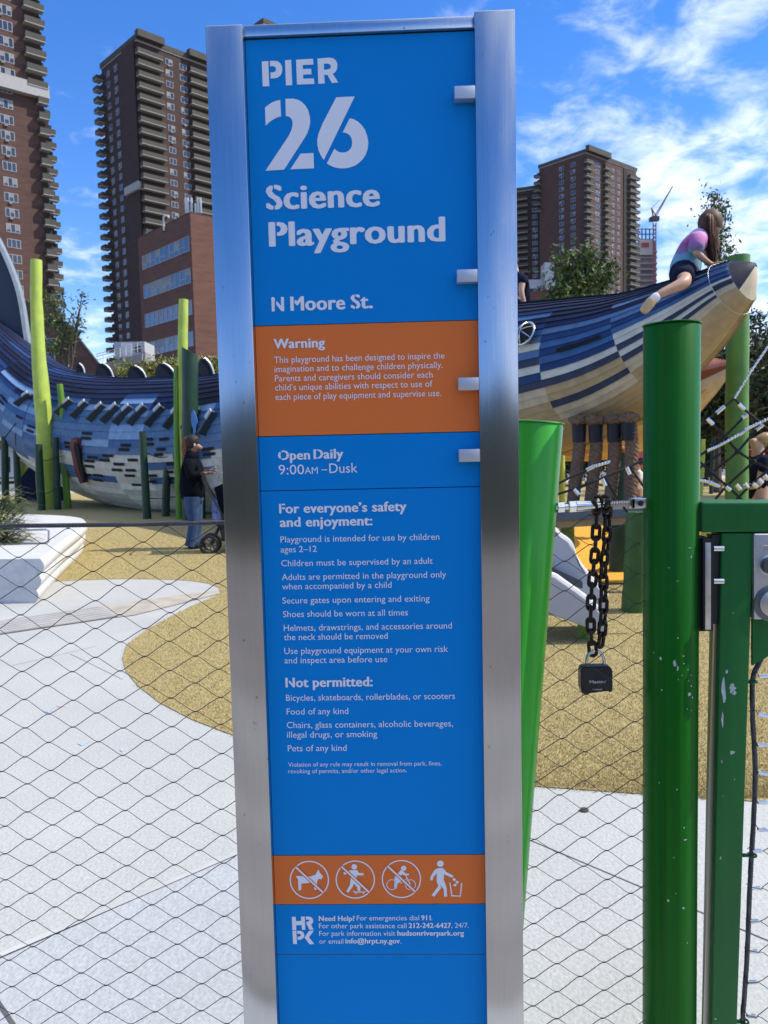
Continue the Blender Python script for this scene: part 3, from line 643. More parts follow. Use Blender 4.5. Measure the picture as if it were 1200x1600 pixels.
disc(1206, 943, 29, -.004, -.008, mat('dark collar', (.16, .17, .19), .35, .8), 'cylinder_collar', kb); disc(1206, 943, 20, -.0082, -.014, mat('key cylinder', (.55, .5, .46), .4, .9), 'key_cylinder', kb)
bm = gbox(B(), 1203, 936, 1206, 952, GD - .0146, .0005); obj('key_slot', bm, M_blk, kb)
bm = B(); loop = [W(x, y, GD - .0045) for x, y in ((1191, 854), (1193, 852.5), (1215, 851.5), (1215, 860.5), (1193, 861.5), (1191, 860))]; tube(bm, loop, .0006, 5, closed=True); plain_text(bm, 'LO', W(1194, 860, GD - .0045), Vector((1, 0, 0)), zv, 9 / 1200 * GD, 6 / 1200 * GD, Vector((0, -.0003, 0))); obj('emblem', bm, ks, kb)
bm = gbox(B(), 1180, 816, 1260, 833.5, GD + .008, .03); obj('shadow_gap', bm, M_blk, gate)
bm = gbox(B(), 1183, 823, 1260, 829, GD + .003, .01); bevel(bm, .001, 1); obj('latch_lever', bm, M_gate, gate, True)
cb = crom([W(x, y, GD + .03) for x, y in ((1320, 900), (1240, 960), (1200, 1013), (1184, 1040), (1176, 1063), (1176, 1120), (1180, 1200), (1178, 1270), (1174, 1340), (1171, 1400), (1168, 1480), (1163, 1560), (1161, 1590), (1170, 1640), (1230, 1690))], 5)
bm = B(); twist(bm, cb, .0031, .0027, 6, .04, 5, 8); obj('edge_cable', bm, M_cable, gate, True)
for x, y in ((1176, 1065), (1175, 1336), (1163, 1596)):
    c = W(x, y, GD + .03); bm = B(); tube(bm, [c + Vector((.0085 * math.cos(a), .0085 * math.sin(a), 0)) for a in [6.2832 * i / 20 for i in range(20)]], .0026, 8, closed=True); axbox(bm, c + Vector((-.022, -.003, -.003)), Vector((.014, 0, 0)), Vector((0, .006, 0)), zv * .006); obj('cable_eye', bm, M_gate, gate, 'all')
fy = [1057, 1116, 1165, 1207, 1254, 1295, 1330, 1386, 1440, 1485, 1535, 1586]
bmf = []; bmn = B()
for i, y in enumerate(fy):
    x0 = 1185 if y < 1100 else (1183 if y < 1300 else 1176 - (y - 1300) * .035); a = W(x0 + 1, y, GD + .026); b = W(x0 + 16, y + (3 if i % 2 else -1), GD + .026)
    bm = B(); tube(bm, [a, b], [.0038, .0034], 8); box(bm, a.lerp(b, .5), (.016, .005, .0075)); obj('ferrule', bm, M_zinc, gate)
    xx0 = x0 + 16
    for s in (-1, 1):
        pts = [b, W(xx0 + 8, y + s * 4, GD + .028), W(xx0 + 34, y + s * 22, GD + .028), W(xx0 + 60, y + s * 26, GD + .028), W(xx0 + 100, y + s * 2, GD + .028), W(xx0 + 150, y - s * 25, GD + .028), W(xx0 + 230, y + s * 10, GD + .028)]
        tube(bmn, crom(pts, 3), .0009, 5)
    tube(bmn, [W(x0 - 7, y - 4, GD + .025), W(x0 - 2, y - 7, GD + .022), a], .0009, 5)
obj('cable_infill', bmn, M_wire, gate, True)
gk, ga = W(1150, 1500, GD + .004), None
q = random.Random(4)
for px, py, w, h in ((1136, 1049, 5, 9), (1131, 1080, 8, 44), (1144, 1075, 13, 17), (1147, 1083, 8, 8), (1129, 1125, 4, 34), (1144, 1176, 11, 7), (1128, 1190, 2, 6), (1145, 958, 3, 2), (1126, 1341, 3, 9), (1130, 1244, 2, 2), (1148, 1218, 1.5, 6), (1118, 1592, 4, 3)):
    c = W(px, py, GD + .0034); kk = GD / 1200; bm = B()
    bm.faces.new([bm.verts.new(c + Vector((w / 2 * kk * e * math.cos(a), 0, h / 2 * kk * e * math.sin(a)))) for a, e in [(6.2832 * i / 12, q.uniform(.5, 1.15)) for i in range(12)]]); obj('paint_chip', bm, M_chip, gate)
# ================================================================== the big sturgeon climbing structure
PAL = [('plank navy', (.008, .016, .055)), ('plank deep navy', (.006, .009, .028)), ('plank royal', (.016, .045, .14)), ('plank blue', (.045, .115, .26)), ('plank slate blue', (.085, .165, .30)), ('plank pale blue', (.20, .33, .52)),
       ('plank bone', (.55, .55, .48)), ('plank belly white', (.74, .74, .68)), ('plank tan', (.42, .32, .18)), ('plank dark stripe', (.035, .05, .09)), ('plank cream', (.52, .45, .32)), ('plank orange brown', (.30, .085, .022)), ('plank salmon', (.50, .20, .12))]
def plank(n, c): return mat(n, c, .6, spec=.2, var=.16, vscale=7, stretch=(1, 1, 1), bump=.15, bscale=25)
PM = [plank(*p) for p in PAL]; PI = {p[0][6:]: i for i, p in enumerate(PAL)}
def sweep(stations, npl, sub, colour, lap=.018, floor=.012):
    pts = crom([s[0] for s in stations], sub); rv = crom1([s[1] for s in stations], sub); rh = crom1([s[2] for s in stations], sub); n = len(pts); bm = B(); fr = []
    for i in range(n):
        t = (pts[min(i + 1, n - 1)] - pts[max(i - 1, 0)]).normalized(); s = t.cross(Vector((0, 0, 1))).normalized(); fr.append((t, s, s.cross(t)))
    def at(i, phi, out=0.0):
        t, s, u = fr[i]; p = pts[i] + u * ((rv[i] + out) * math.cos(phi)) + s * ((rh[i] + out) * math.sin(phi)); p.z = max(p.z, floor); return p
    m = npl * 2; rows = []
    for i in range(n):
        row = []
        for j in range(m):
            a, b = 2 * math.pi * j / m, 2 * math.pi * (j + 1) / m; lo = a if abs(a - math.pi) < abs(b - math.pi) else b
            row.append([bm.verts.new(at(i, x, lap * min(1.1, .25 + rv[i] / 2.0) if x == lo else 0)) for x in (a, b)])
        rows.append(row)
    for i in range(n - 1):
        for j in range(m):
            A, C = rows[i][j], rows[i + 1][j]; f = bm.faces.new((A[0], C[0], C[1], A[1])); f.material_index = colour(i, j if j < npl else m - 1 - j)
            k = (j + 1) % m; f2 = bm.faces.new((A[1], C[1], rows[i + 1][k][0], rows[i][k][0])); f2.material_index = f.material_index
    for e in (0, n - 1):
        ring = [v for p in rows[e] for v in p]; f = bm.faces.new(ring if e == 0 else ring[::-1]); f.material_index = PI['deep navy']
    bmesh.ops.recalc_face_normals(bm, faces=bm.faces); return bm, at, pts, fr, rv, rh
fish = thing('sturgeon_climber', 'giant sturgeon climbing structure clad in navy, blue and cream planks with raised snout', 'play structure', G(250, 803))
def st(px, py, D, r, k=1.0): return (W(px, py, D), r, r * k)
FST = [st(-260, 300, 29.5, .28, .7), st(-150, 395, 28.6, .52, .8), st(-60, 500, 27.6, .95, .9), st(10, 588, 26.6, 1.38), st(85, 654, 25.2, 1.68), st(170, 686, 23, 1.83), st(270, 697, 20.4, 1.79), st(370, 695, 18.5, 1.7), st(500, 680, 15.8, 1.57), st(620, 655, 13.3, 1.38), st(730, 628, 11.0, 1.15), st(810, 602, 9.3, .95), st(895, 582, 8.3, .78), st(985, 553, 7.65, .615), st(1080, 497, 7.1, .40), st(1140, 452, 6.77, .245), st(1160, 438.5, 6.68, .195)]
NPL, SUB = 30, 6
rq = random.Random(21)
cell = {}
def fcol(i, j):
    d = (j + .5) / NPL * 180; st_ = i / SUB                # angle from the back, position along the spine in stations
    seg = i // 3; key = (seg, j)
    if key in cell: return cell[key]
    if st_ < 9.2:                                          # tail and body
        x = rq.random()
        if d < 48: c = 'navy' if x < .55 else ('deep navy' if x < .9 else 'royal')
        elif d < 62: c = ('navy', 'royal', 'pale blue', 'deep navy', 'blue')[int(x * 5)]
        elif d < 98: c = 'slate blue' if x < .70 else ('blue' if x < .93 else 'pale blue')
        elif d < 122: c = ('slate blue', 'bone', 'blue', 'bone', 'bone')[int(x * 5)] if st_ > 4 else 'slate blue'
        else: c = 'bone' if x < .5 else 'belly white'
    else:                                                  # head: long tapering stripes that only change at the seams
        sg = 0 if st_ < 11 else 1 if st_ < 12.2 else 2 if st_ < 13.3 else 3 if st_ < 15 else 4
        key2 = ('h', sg, j)
        if key2 not in cell:
            x = random.Random(sg * 131 + j * 17).random(); off = (0, 0, 6, 4, -8)[sg]; d2 = d - off
            if d2 < 40: c = 'deep navy' if x < .6 else 'navy'
            elif d2 < 56: c = ('deep navy', 'blue', 'slate blue', 'navy')[int(x * 4)]
            elif d2 < 70: c = ('royal', 'blue', 'slate blue', 'blue')[int(x * 4)]
            elif d2 < 84: c = ('blue', 'bone', 'slate blue', 'royal')[(j + sg) % 4]
            elif d2 < 104: c = ('bone', 'royal', 'bone', 'dark stripe')[(j + sg) % 4]
            elif d2 < 130: c = ('cream', 'tan', 'dark stripe', 'cream', 'tan')[(j * 3 + sg) % 5]
            else: c = 'tan' if x < .9 else 'dark stripe'
            cell[key2] = PI[c]
        return cell[key2]
    cell[key] = PI[c]; return PI[c]
bm, fat, fpts, ffr, frv, frh = sweep(FST, NPL, SUB, fcol)
obj('plank_skin', bm, PM, fish)
ncap = len(fpts) - 1
bm = B(); rg = []
for k, f in enumerate((.995, .74, .42, .12)):
    c = fpts[-1].lerp(W(1181, 414, 6.62), (0, .35, .7, 1)[k])
    rg.append([bm.verts.new(c + ffr[-1][2] * (frv[-1] * f * math.cos(a)) + ffr[-1][1] * (frh[-1] * f * math.sin(a))) for a in [6.2832 * i / 20 for i in range(20)]])
for a, b in zip(rg, rg[1:]):
    for i in range(20): f = bm.faces.new((a[i], a[(i + 1) % 20], b[(i + 1) % 20], b[i])); f.material_index = 0 if i < 7 or i > 13 else 1
bm.faces.new(rg[-1]); bm.faces.new(rg[0][::-1]); bmesh.ops.recalc_face_normals(bm, faces=bm.faces); obj('snout_tip', bm, [PM[PI['deep navy']], PM[PI['cream']]], fish, True)
M_seam = mat('seam metal', (.62, .62, .60), .4, .8)
for s_ in (15.0,):                      # metal seams round the head
    i = int(s_ * SUB); bm = B(); tube(bm, [fat(i, 2 * math.pi * k / 60, .012) for k in range(60)], .0022, 5, closed=True); obj('seam_strip', bm, M_seam if s_ > 13 else PM[PI['bone']], fish, 'all')
for s_ in (3.6, 4.5):
    i = int(s_ * SUB); bm = B(); tube(bm, [fat(i, math.pi * (.05 + .5 * k / 30), .022) for k in range(31)], .006, 5); obj('seam_strip', bm, PM[PI['royal']], fish, 'all')
def onskin(s_, deg, out=0.0):
    i = min(int(s_ * SUB), len(fpts) - 1); f = s_ * SUB - i; a = rad(deg); p = fat(i, a, out); q = fat(min(i + 1, len(fpts) - 1), a, out); return p.lerp(q, f)
def skinframe(s_, deg):
    p = onskin(s_, deg); t = (onskin(s_ + .12, deg) - p).normalized(); v = (onskin(s_, deg + 3) - onskin(s_, deg - 3)).normalized(); return p, t, v, v.cross(t).normalized()
GRID = [(s0 / 20, dg) for s0 in range(30, 320) for dg in range(20, 150, 2)]
GRID = [(c, proj(onskin(*c))) for c in GRID]
def findskin(px, py):                                      # the visible point of the skin seen at a pixel
    c = min(GRID, key=lambda g: (g[1][0] - px) ** 2 + (g[1][1] - py) ** 2)[0]; best = c
    for _ in range(2):
        st_ = .02 if _ == 0 else .006
        best = min(((best[0] + a * st_, best[1] + b * st_ * 30) for a in range(-3, 4) for b in range(-3, 4)), key=lambda g: sum((u - v) ** 2 for u, v in zip(proj(onskin(*g)), (px, py))))
    return best
# dark slots between the planks
M_dark = mat('dark opening', (.003, .004, .005), .9)
SLP = [(435, 370), (430, 393), (625, 428), (615, 450), (535, 478), (520, 500), (460, 485), (445, 503), (445, 528), (590, 520), (580, 547), (430, 567), (490, 572), (490, 595), (650, 550), (645, 575), (660, 500), (740, 400), (745, 425), (815, 400), (800, 450), (790, 475), (760, 577), (755, 605), (30, 180), (22, 205), (40, 195), (108, 283), (165, 330), (160, 352), (345, 415), (350, 435), (1025, 450), (1030, 475), (850, 520), (840, 560), (860, 590), (680, 620), (900, 455)]
for s0, deg in [findskin(x / 3.158 - 8, 560 + y / 3.158) for x, y in SLP] + [findskin(872, 548)]:
    l = .15 if s0 < 9 else .62; w = 2.3 if s0 < 9 else 3.0
    bm = B(); o = .03; m_ = 1 if l < .2 else 9
    for e in range(m_):
        a_, b_ = s0 + l * e / m_, s0 + l * (e + 1) / m_; quad(bm, [onskin(a_, deg - w / 2, o), onskin(b_, deg - w / 2, o), onskin(b_, deg + w / 2, o), onskin(a_, deg + w / 2, o)])
    obj('slot_opening', bm, M_dark, fish)
# bony plates: a row on the back and a row of brackets along the side
M_sc = mat('grey blue scute', (.03, .048, .068), .5); M_rim = mat('pale rim and lit end', (.55, .56, .56), .4, .3)  # pale for the back plate rims and for the brackets' sunlit ends
def dorsal(px, py, w, h, D):
    k = D / 1200; O = W(px, py, D); n = 10; arc = [(w * math.sin(a), h * math.cos(a)) for a in [math.pi / 2 * i / n for i in range(n + 1)]]
    prof = [(-.15 * w, -.5 * h), (-.08 * w, .55 * h), (.05 * w, .9 * h)] + [(x, z) for x, z in arc[1:]] + [(w, -.5 * h)]
    yv = Vector((.35, -.9, 0)).normalized(); xv = Vector((.95, .3, 0)).normalized()
    bm = B(); ngon(bm, [O + xv * (x * k) + Vector((0, 0, z * k)) + yv * .1 for x, z in prof], -yv * .26); o = obj('dorsal_scute', bm, mat('dark back scute', (.012, .018, .026), .7, spec=.2), fish)
    bm = B()
    for s in (.1, -.10):
        pth = [O + xv * ((x + 1) * k) + Vector((0, 0, (z + 1) * k)) + yv * s for x, z in arc[2:]]; tube(bm, pth, .028, 6)
    obj('scute_rim', bm, M_rim, o, True)
for px, py, w, h, D in ((120, 583, 10, 14, 24.4), (152, 592, 22, 24, 23.5), (202, 596, 24, 24, 22.2), (246, 595, 26, 27, 21), (312, 592, 20, 32, 19.6)): dorsal(px, py, w, h, D)
for bx, by in ((52, 609), (84, 613), (117, 620), (142, 624), (168, 628), (190, 629), (210, 631), (233, 631), (260, 632), (288, 634), (317, 635), (343, 640)):
    s0, deg = findskin(bx - 7, by + 12)
    p, t, v, nrm = skinframe(s0, deg); d = (v * .75 - t * .66).normalized(); w = d.cross(nrm).normalized(); Lh = .30
    bm = B(); axbox(bm, p - d * .12 - w * .035 - nrm * .05, d * (2 * Lh), w * .07, nrm * .21); bmesh.ops.recalc_face_normals(bm, faces=bm.faces); o = obj('side_scute', bm, M_sc, fish)
    bm = B(); axbox(bm, p - d * .135 - w * .055 + nrm * .163, d * (.75 * Lh), w * .11, nrm * .03); bmesh.ops.recalc_face_normals(bm, faces=bm.faces); obj('sunlit_scute_end', bm, M_rim, o)  # pale slab paints in the sunlit upper end of the bracket
# tail fin, its sunlit rim put in as a pale coloured strip
TD = 27
tf = [(46, 556), (40, 520), (33, 475), (24, 440), (5, 394), (-18, 356), (-70, 320), (-130, 330), (-150, 400), (-60, 500), (0, 560)]
bm = B(); ngon(bm, [W(x, y, TD) for x, y in tf], (0, .35, 0)); obj('tail_fin', bm, mat('fin navy', (.016, .03, .055), .55, bump=.2, bscale=8, stretch=(1, 1, 8)), fish)
bm = B(); e = [Vector(W(x, y, TD)) for x, y in crom([(a, b, 0) for a, b in tf[:7]], 4) and [(q.x, q.y) for q in crom([Vector((a, b, 0)) for a, b in tf[:7]], 4)]]
for a, b in zip(e, e[1:]):
    axbox(bm, a + Vector((-.03, -.14, 0)), b - a, Vector((.11, .05, .02)), Vector((.0, .26, .0)))
obj('fin_edge', bm, mat('sunlit fin edge', (.22, .26, .30), .5), fish)
bm = B(); ngon(bm, [W(x, y, 25.4) for x, y in ((22, 780), (30, 750), (58, 712), (95, 690), (104, 740), (98, 786))], (0, .3, 0)); obj('pelvic_fin', bm, PM[PI['navy']], fish)
# gill opening with a maroon lining
bm = B(); rim = []
p, t, v, nrm = skinframe(*findskin(124, 720))
ol = [(.02, -.62), (.22, -.58), (.25, -.35), (.12, 0), (.10, .35), (.0, .60), (-.16, .62), (-.25, .3), (-.2, -.1), (-.16, -.45)]
ngon(bm, [p + t * x * 1.25 + v * y + nrm * .06 for x, y in ol], -nrm * .3); o = obj('gill_opening', bm, mat('maroon lining', (.11, .018, .022), .5), fish)
bm = B(); ngon(bm, [p + t * (x * .7 + .16) + v * (y * .86) + nrm * .075 for x, y in ol], -nrm * .05); obj('opening', bm, M_dark, o)
# porthole with wire guard on the head
sd_ = findskin(826, 527)
p, t, v, nrm = skinframe(*sd_)
if nrm.y > 0: nrm = -nrm
p = p + nrm * .045
bm = B(); tube(bm, [p + (t * math.cos(a) + v * math.sin(a)) * .125 + nrm * .03 for a in [6.2832 * i / 32 for i in range(32)]], .012, 8, closed=True); o = obj('porthole', bm, M_zinc, fish, 'all')
bm = B(); bm.faces.new([bm.verts.new(p + (t * math.cos(a) + v * math.sin(a)) * .12 + nrm * .03) for a in [6.2832 * i / 32 for i in range(32)]]); obj('opening', bm, M_dark, o)
bm = B()
for kk in range(3):
    a = rad(30 + 60 * kk); d = t * math.cos(a) + v * math.sin(a); tube(bm, [p + d * x + nrm * (.04 + .06 * (1 - (x / .125) ** 2)) for x in (-.125, -.08, -.03, .03, .08, .125)], .004, 6)
obj('wire_guard', bm, M_zinc, o, True)
# four rope barbels
M_rope = mat('brown rope', (.17, .105, .062), .9, var=.3, vscale=30, bump=.5, bscale=120); M_whip = mat('navy whipping', (.005, .007, .014), .6)
for x0, x1, y0, D in ((905, 893, 652, 7.5), (931, 921, 652, 7.42), (960, 952, 651, 7.32), (983, 985, 648, 7.22)):
    T, Bt = W(x0, y0, D), W(x1 - 1, 812, D); mid = W((x0 + x1) / 2 + 2, 735, D); pth = crom([T, T.lerp(mid, .5) + Vector((.015, 0, 0)), mid, Bt], 6)
    bm = B(); twist(bm, pth, .034, .031, 4, .16, 7, 10); o = obj('barbel', bm, M_rope, fish, True)
    bm = B(); tube(bm, [T + Vector((0, 0, -.07)), T + Vector((0, 0, -.24))], [.07, .066], 14); obj('whipping', bm, M_whip, o, True)
    bm = B(); vs = blob(bm, T + Vector((0, 0, -.03)), (.10, .1, .055), 16, 10)
    for vv in vs: vv.co += Vector((rq.uniform(-1, 1), rq.uniform(-1, 1), rq.uniform(-1, 1))) * .014
    obj('frayed_collar', bm, M_rope, o)

# ------------------------------------------------------------------ the second, orange sturgeon behind it
fish2 = thing('sturgeon_climber', 'orange and cream sturgeon climbing structure whose pointed snout shows behind the green post', 'play structure', G(820, 830))
def fcol2(i, j):
    d = (j + .5) / 24 * 180; x = random.Random(i // 4 * 77 + j).random()
    if i > 30 and False: return 0
    if d < 82: return PI['salmon']
    if d < 116: return PI['orange brown']
    return PI['cream'] if x < .8 else PI['tan']
F2 = [st(640, 690, 20, .3), st(740, 690, 17.5, .55), st(840, 665, 15, .68), st(930, 650, 12.6, .72), st(1010, 628, 11.2, .64), st(1090, 593, 10.3, .325), st(1133, 575.5, 9.95, .115), st(1150, 569, 9.8, .04)]
bm, *_ = sweep(F2, 24, 6, fcol2, .012); obj('plank_skin', bm, PM, fish2)

# ------------------------------------------------------------------ round timber style posts round the fish
M_lime = mat('lime post paint', (.40, .52, .075), .55, var=.14, vscale=3, bump=.35, bscale=3)
M_lgreen = mat('leaf green post paint', (.11, .25, .018), .5, var=.14, vscale=3, bump=.3, bscale=4)
M_dgreen = mat('bottle green post paint', (.010, .045, .022), .5, var=.2, vscale=3, bump=.3, bscale=4)
M_mgreen = mat('moss green post paint', (.085, .21, .035), .5, var=.2, vscale=3, bump=.3, bscale=4)
M_olive = mat('olive post paint', (.13, .19, .02), .5, var=.2, vscale=3, bump=.3, bscale=4)
M_strap = mat('black rope', (.012, .012, .012), .8)
def timber(label, pts, m, D=None, cut=0.0, group=None, base=None, seed=0):    # pts = [(px, py, width px)] from the foot up
    q = random.Random(seed + int(pts[0][0])); D = D or G(pts[0][0], pts[0][1]).y
    P_ = [W(x, y, D) for x, y, w in pts]; R_ = [w / 2 / 1200 * D for x, y, w in pts]
    if P_[0].z > .02: d = (P_[0] - P_[1]).normalized(); P_.insert(0, P_[0] + d * (P_[0].z / max(.2, -d.z))); R_.insert(0, R_[0])
    n = 16; path = crom(P_, 8); rr = crom1(R_, 8); bm = B(); rings = tube(bm, path, rr, n, caps=True)
    for k, rg in enumerate(rings):
        for i, v in enumerate(rg):
            nn = noise.noise(Vector((i * .5 + seed * 7, k * .35, seed))); c = path[k]; v.co = c + (v.co - c) * (1 + .07 * nn)
            if cut and k == len(rings) - 1: v.co.z += cut * (v.co.x - c.x) / max(rr[k], .01) * rr[k]
    t = thing('timber_post', label, 'post', (P_[0].x, D, 0), group); obj('post_shaft', bm, m, t, True); return t
GP = 'timber posts planted around the blue sturgeon'
timber('tallest lime post, crooked and knotty, against the blue sturgeon tail', [(76, 790, 27), (72, 730, 25), (67, 640, 24), (61, 560, 21), (57, 480, 18), (56.5, 406, 16)], M_lime, 21.5, group=GP, seed=1)
timber('leaf green crooked post standing just right of the tallest lime post', [(106, 789, 11), (102, 735, 10.5), (104, 700, 10), (98, 645, 9.5), (93.5, 600, 9)], M_lgreen, 21.3, group=GP, seed=2)
timber('tall lime post rising behind the thick bottle green slanted post', [(292, 806, 15), (288, 700, 15), (284, 610, 12), (285.5, 540, 15), (286.5, 468, 14)], M_lime, 16.95, group=GP, seed=3)
timber('thin wavy leaf green post left of the woman in the dark jacket', [(281, 811, 12), (279, 760, 11), (277, 700, 10.5), (276, 640, 9.5), (276, 573, 9)], M_lgreen, group=GP, seed=4)
timber('thick bottle green post with slanted top behind the woman', [(298, 805, 26), (297, 680, 25), (297, 549, 24.5)], M_dgreen, 16.6, cut=-.55, group=GP, seed=5)
timber('short bottle green post at the left edge above the grass plant', [(9, 788, 11), (8, 740, 11), (7, 682, 10)], M_dgreen, group=GP, seed=6)
timber('short bottle green post second from the left edge, with a rope strand', [(29, 788, 9), (27, 740, 10), (25, 696, 9)], M_dgreen, group=GP, seed=7)
timber('short bottle green post in front of the tallest lime post', [(65, 791, 12), (62, 740, 12), (60, 694, 11)], M_dgreen, 20.9, group=GP, seed=8)
timber('short bottle green post between the tallest lime post and the leaf green post', [(90, 788, 11), (88, 740, 11), (86.5, 683, 9)], M_dgreen, 21.0, group=GP, seed=9)
timber('bottle green post standing alone before the sturgeon belly', [(230, 811, 13), (226, 740, 12), (222.5, 674, 11)], M_dgreen, group=GP, seed=10)
timber('leaning bottle green post with pale slanted top left of the wavy post', [(259, 807, 13), (260, 760, 12.5), (265, 691, 13)], M_dgreen, cut=-.4, group=GP, seed=11)
timber('bottle green post half hidden behind the stroller', [(318, 810, 7), (317, 760, 7), (315, 690, 6.5)], M_dgreen, group=GP, seed=12)
timber('olive post under the raised sturgeon tail', [(36, 775, 13), (37, 700, 14), (37, 640, 13)], M_olive, 27, group=GP, seed=13)
def rope(label, pts, D, r=.012):
    bm = B(); tube(bm, crom([W(x, y, D) for x, y in pts], 4), r, 6); return tag(obj('rope', bm, M_strap, None, True), label, 'rope')
rope('thin black rope strung low between the short bottle green posts at left', [(62, 720), (75, 719), (88, 714), (101, 712)], 20.8)
rope('lower black rope tied round the foot of the tallest lime post', [(62, 773), (75, 770), (88, 763)], 20.8)
rope('black rope strung between the bottle green post and the leaning one', [(224, 705), (245, 714), (262, 714)], 17.2)
rope('low black rope from the bottle green post to the wavy leaf green post', [(229, 778), (250, 779), (281, 775)], 17.1)
rope('black climbing rope slanting from the left posts to the sturgeon tail', [(8, 684), (18, 670), (30, 655)], 23.2, .015); rope('second black rope slanting up from the leftmost posts, crossing the first', [(25, 697), (24, 680), (31, 662)], 23.2, .015)
# little blue fish cut-out hung on the thick post
bm = B(); fo = [(303, 680), (301.5, 676), (302, 671), (299.5, 664), (298.3, 655), (299, 646), (301.5, 640.5), (303.5, 642), (306, 650), (308, 658), (308.5, 661), (306.5, 664), (305, 671), (305.5, 676)]
ngon(bm, [W(x, y, 16.3) for x, y in fo], (0, .05, 0)); tag(obj('fish_cutout', bm, mat('sky blue panel', (.09, .24, .55), .5)), 'small sky blue fish shaped panel on the thick slanted green post', 'panel')
# posts carrying and surrounding the head
timber('tall moss green post with round flat top behind the sturgeon snout', [(1151, 780, 34), (1151, 700, 34), (1152, 600, 33), (1153, 500, 32.5), (1154, 400, 32)], M_mgreen, 7.7, seed=20)
timber('thick dark green post standing right of the slide, behind the net', [(992, 955, 42), (994, 900, 40), (998, 800, 38)], M_dgreen if False else mat('dark green post paint', (.03, .10, .015), .5, var=.2, vscale=3), seed=21)  # dark green paint of this thick post alone
timber('lime green short post under the slide platform', [(889, 885, 20), (888, 850, 20), (887, 815, 20)], M_olive, 7.2, seed=22)
timber('lime green stub post under the end of the slide', [(914, 998, 20), (912, 975, 20), (911, 960, 20)], M_lgreen, seed=23)
timber('slim lime post far right between the net ropes', [(1095, 775, 6), (1098, 720, 6.5), (1099, 686, 6.5)], M_lime, seed=24); timber('slim bottle green post beside the slim lime post behind the net', [(1111, 772, 6), (1113, 720, 6), (1115, 682, 6)], M_dgreen, seed=25)
timber('lime post peeking out between the gate rail and the latch', [(1108, 905, 26), (1108, 860, 26), (1108, 790, 26)], M_lime, seed=26)
timber('olive post at the right edge of the net', [(1203, 850, 14), (1203, 780, 14), (1203, 690, 13)], M_olive, 9.0, seed=27)
timber('lime post behind the first rope barbel', [(879, 830, 10), (878, 750, 10), (878, 712, 9)], M_lime, 10.5, seed=28)
sl = timber('dark green fat post with an orange slanted top between the rope barbels', [(970, 900, 36), (968, 790, 35), (967, 706, 34)], M_dgreen, 8.4, cut=-.75, seed=29)
bm = B(); a, b = W(951, 690, 8.3), W(985, 711, 8.25); tube(bm, [a.lerp(b, i / 8) + Vector((0, -.02, .012 * math.sin(i * .4))) for i in range(9)], .026, 8); obj('post_rim', bm, mat('orange rim', (.45, .15, .04), .5), sl, True)
# ================================================================== bench, plant, slide, net
M_cream = mat('white cast stone', (.56, .56, .545), .7, var=.06, vscale=5, bump=.15, bscale=60)
M_face = mat('grey concrete face', (.58, .58, .57), .85, var=.12, vscale=9, bump=.3, bscale=70)
bench = thing('seat_block', 'white scalloped stone bench block with a grey cut end, left of the concrete path', 'bench', G(20, 950))
HB = .43
crv = crom([G(66, 873, HB), G(100, 845, HB), G(131, 822, HB), G(134.5, 814, HB), G(124, 808.5, HB), G(90, 805, HB), G(30, 803.5, HB), G(-30, 804, HB)], 8)
fl = G(-36, 874, HB); bl = G(-36, 804, HB)
prof = []
for l in range(3):
    for k in range(7):
        f = k / 6; prof.append((HB * (1 - (l + f) / 3), .035 * l + .02 - .035 * math.sin(math.pi * f)))
bm = B(); rings = []
for z, ins in prof:
    rg = []
    for i, p in enumerate(crv):
        d = (crv[min(i + 1, len(crv) - 1)] - crv[max(i - 1, 0)]).normalized(); nn = Vector((d.y, -d.x, 0))
        if i == 0: nn = Vector((1, 0, 0))
        q = p - nn * ins; rg.append(bm.verts.new((q.x, q.y, z)))
    rg += [bm.verts.new((bl.x, bl.y, z)), bm.verts.new((fl.x, fl.y, z))]; rings.append(rg)
n = len(rings[0])
for a, b in zip(rings, rings[1:]):
    for i in range(n):
        f = bm.faces.new((a[i], b[i], b[(i + 1) % n], a[(i + 1) % n])); f.material_index = 1 if i == n - 1 else 0
tf_ = bm.faces.new(rings[0]); bmesh.ops.triangulate(bm, faces=[tf_]); bmesh.ops.recalc_face_normals(bm, faces=bm.faces)
obj('seat_slab', bm, [M_cream, M_face], bench, True)
bm = B(); hp = [(-60, 831), (20, 829), (72, 827.5), (76, 829), (76, 846), (73, 849), (20, 850), (-60, 852)]; tube(bm, [W(x, y, 8.6) for x, y in hp], .011, 8)
for x in (-20, 60): tube(bm, [W(x, 850, 8.6), Vector((W(x, 850, 8.6).x, 8.6, HB - .01))], .009, 8)
tag(obj('metal_handrail', bm, mat('dull galvanised', (.36, .37, .37), .45, .8), None, True), 'grey bent metal rail loop mounted on the white bench', 'rail')

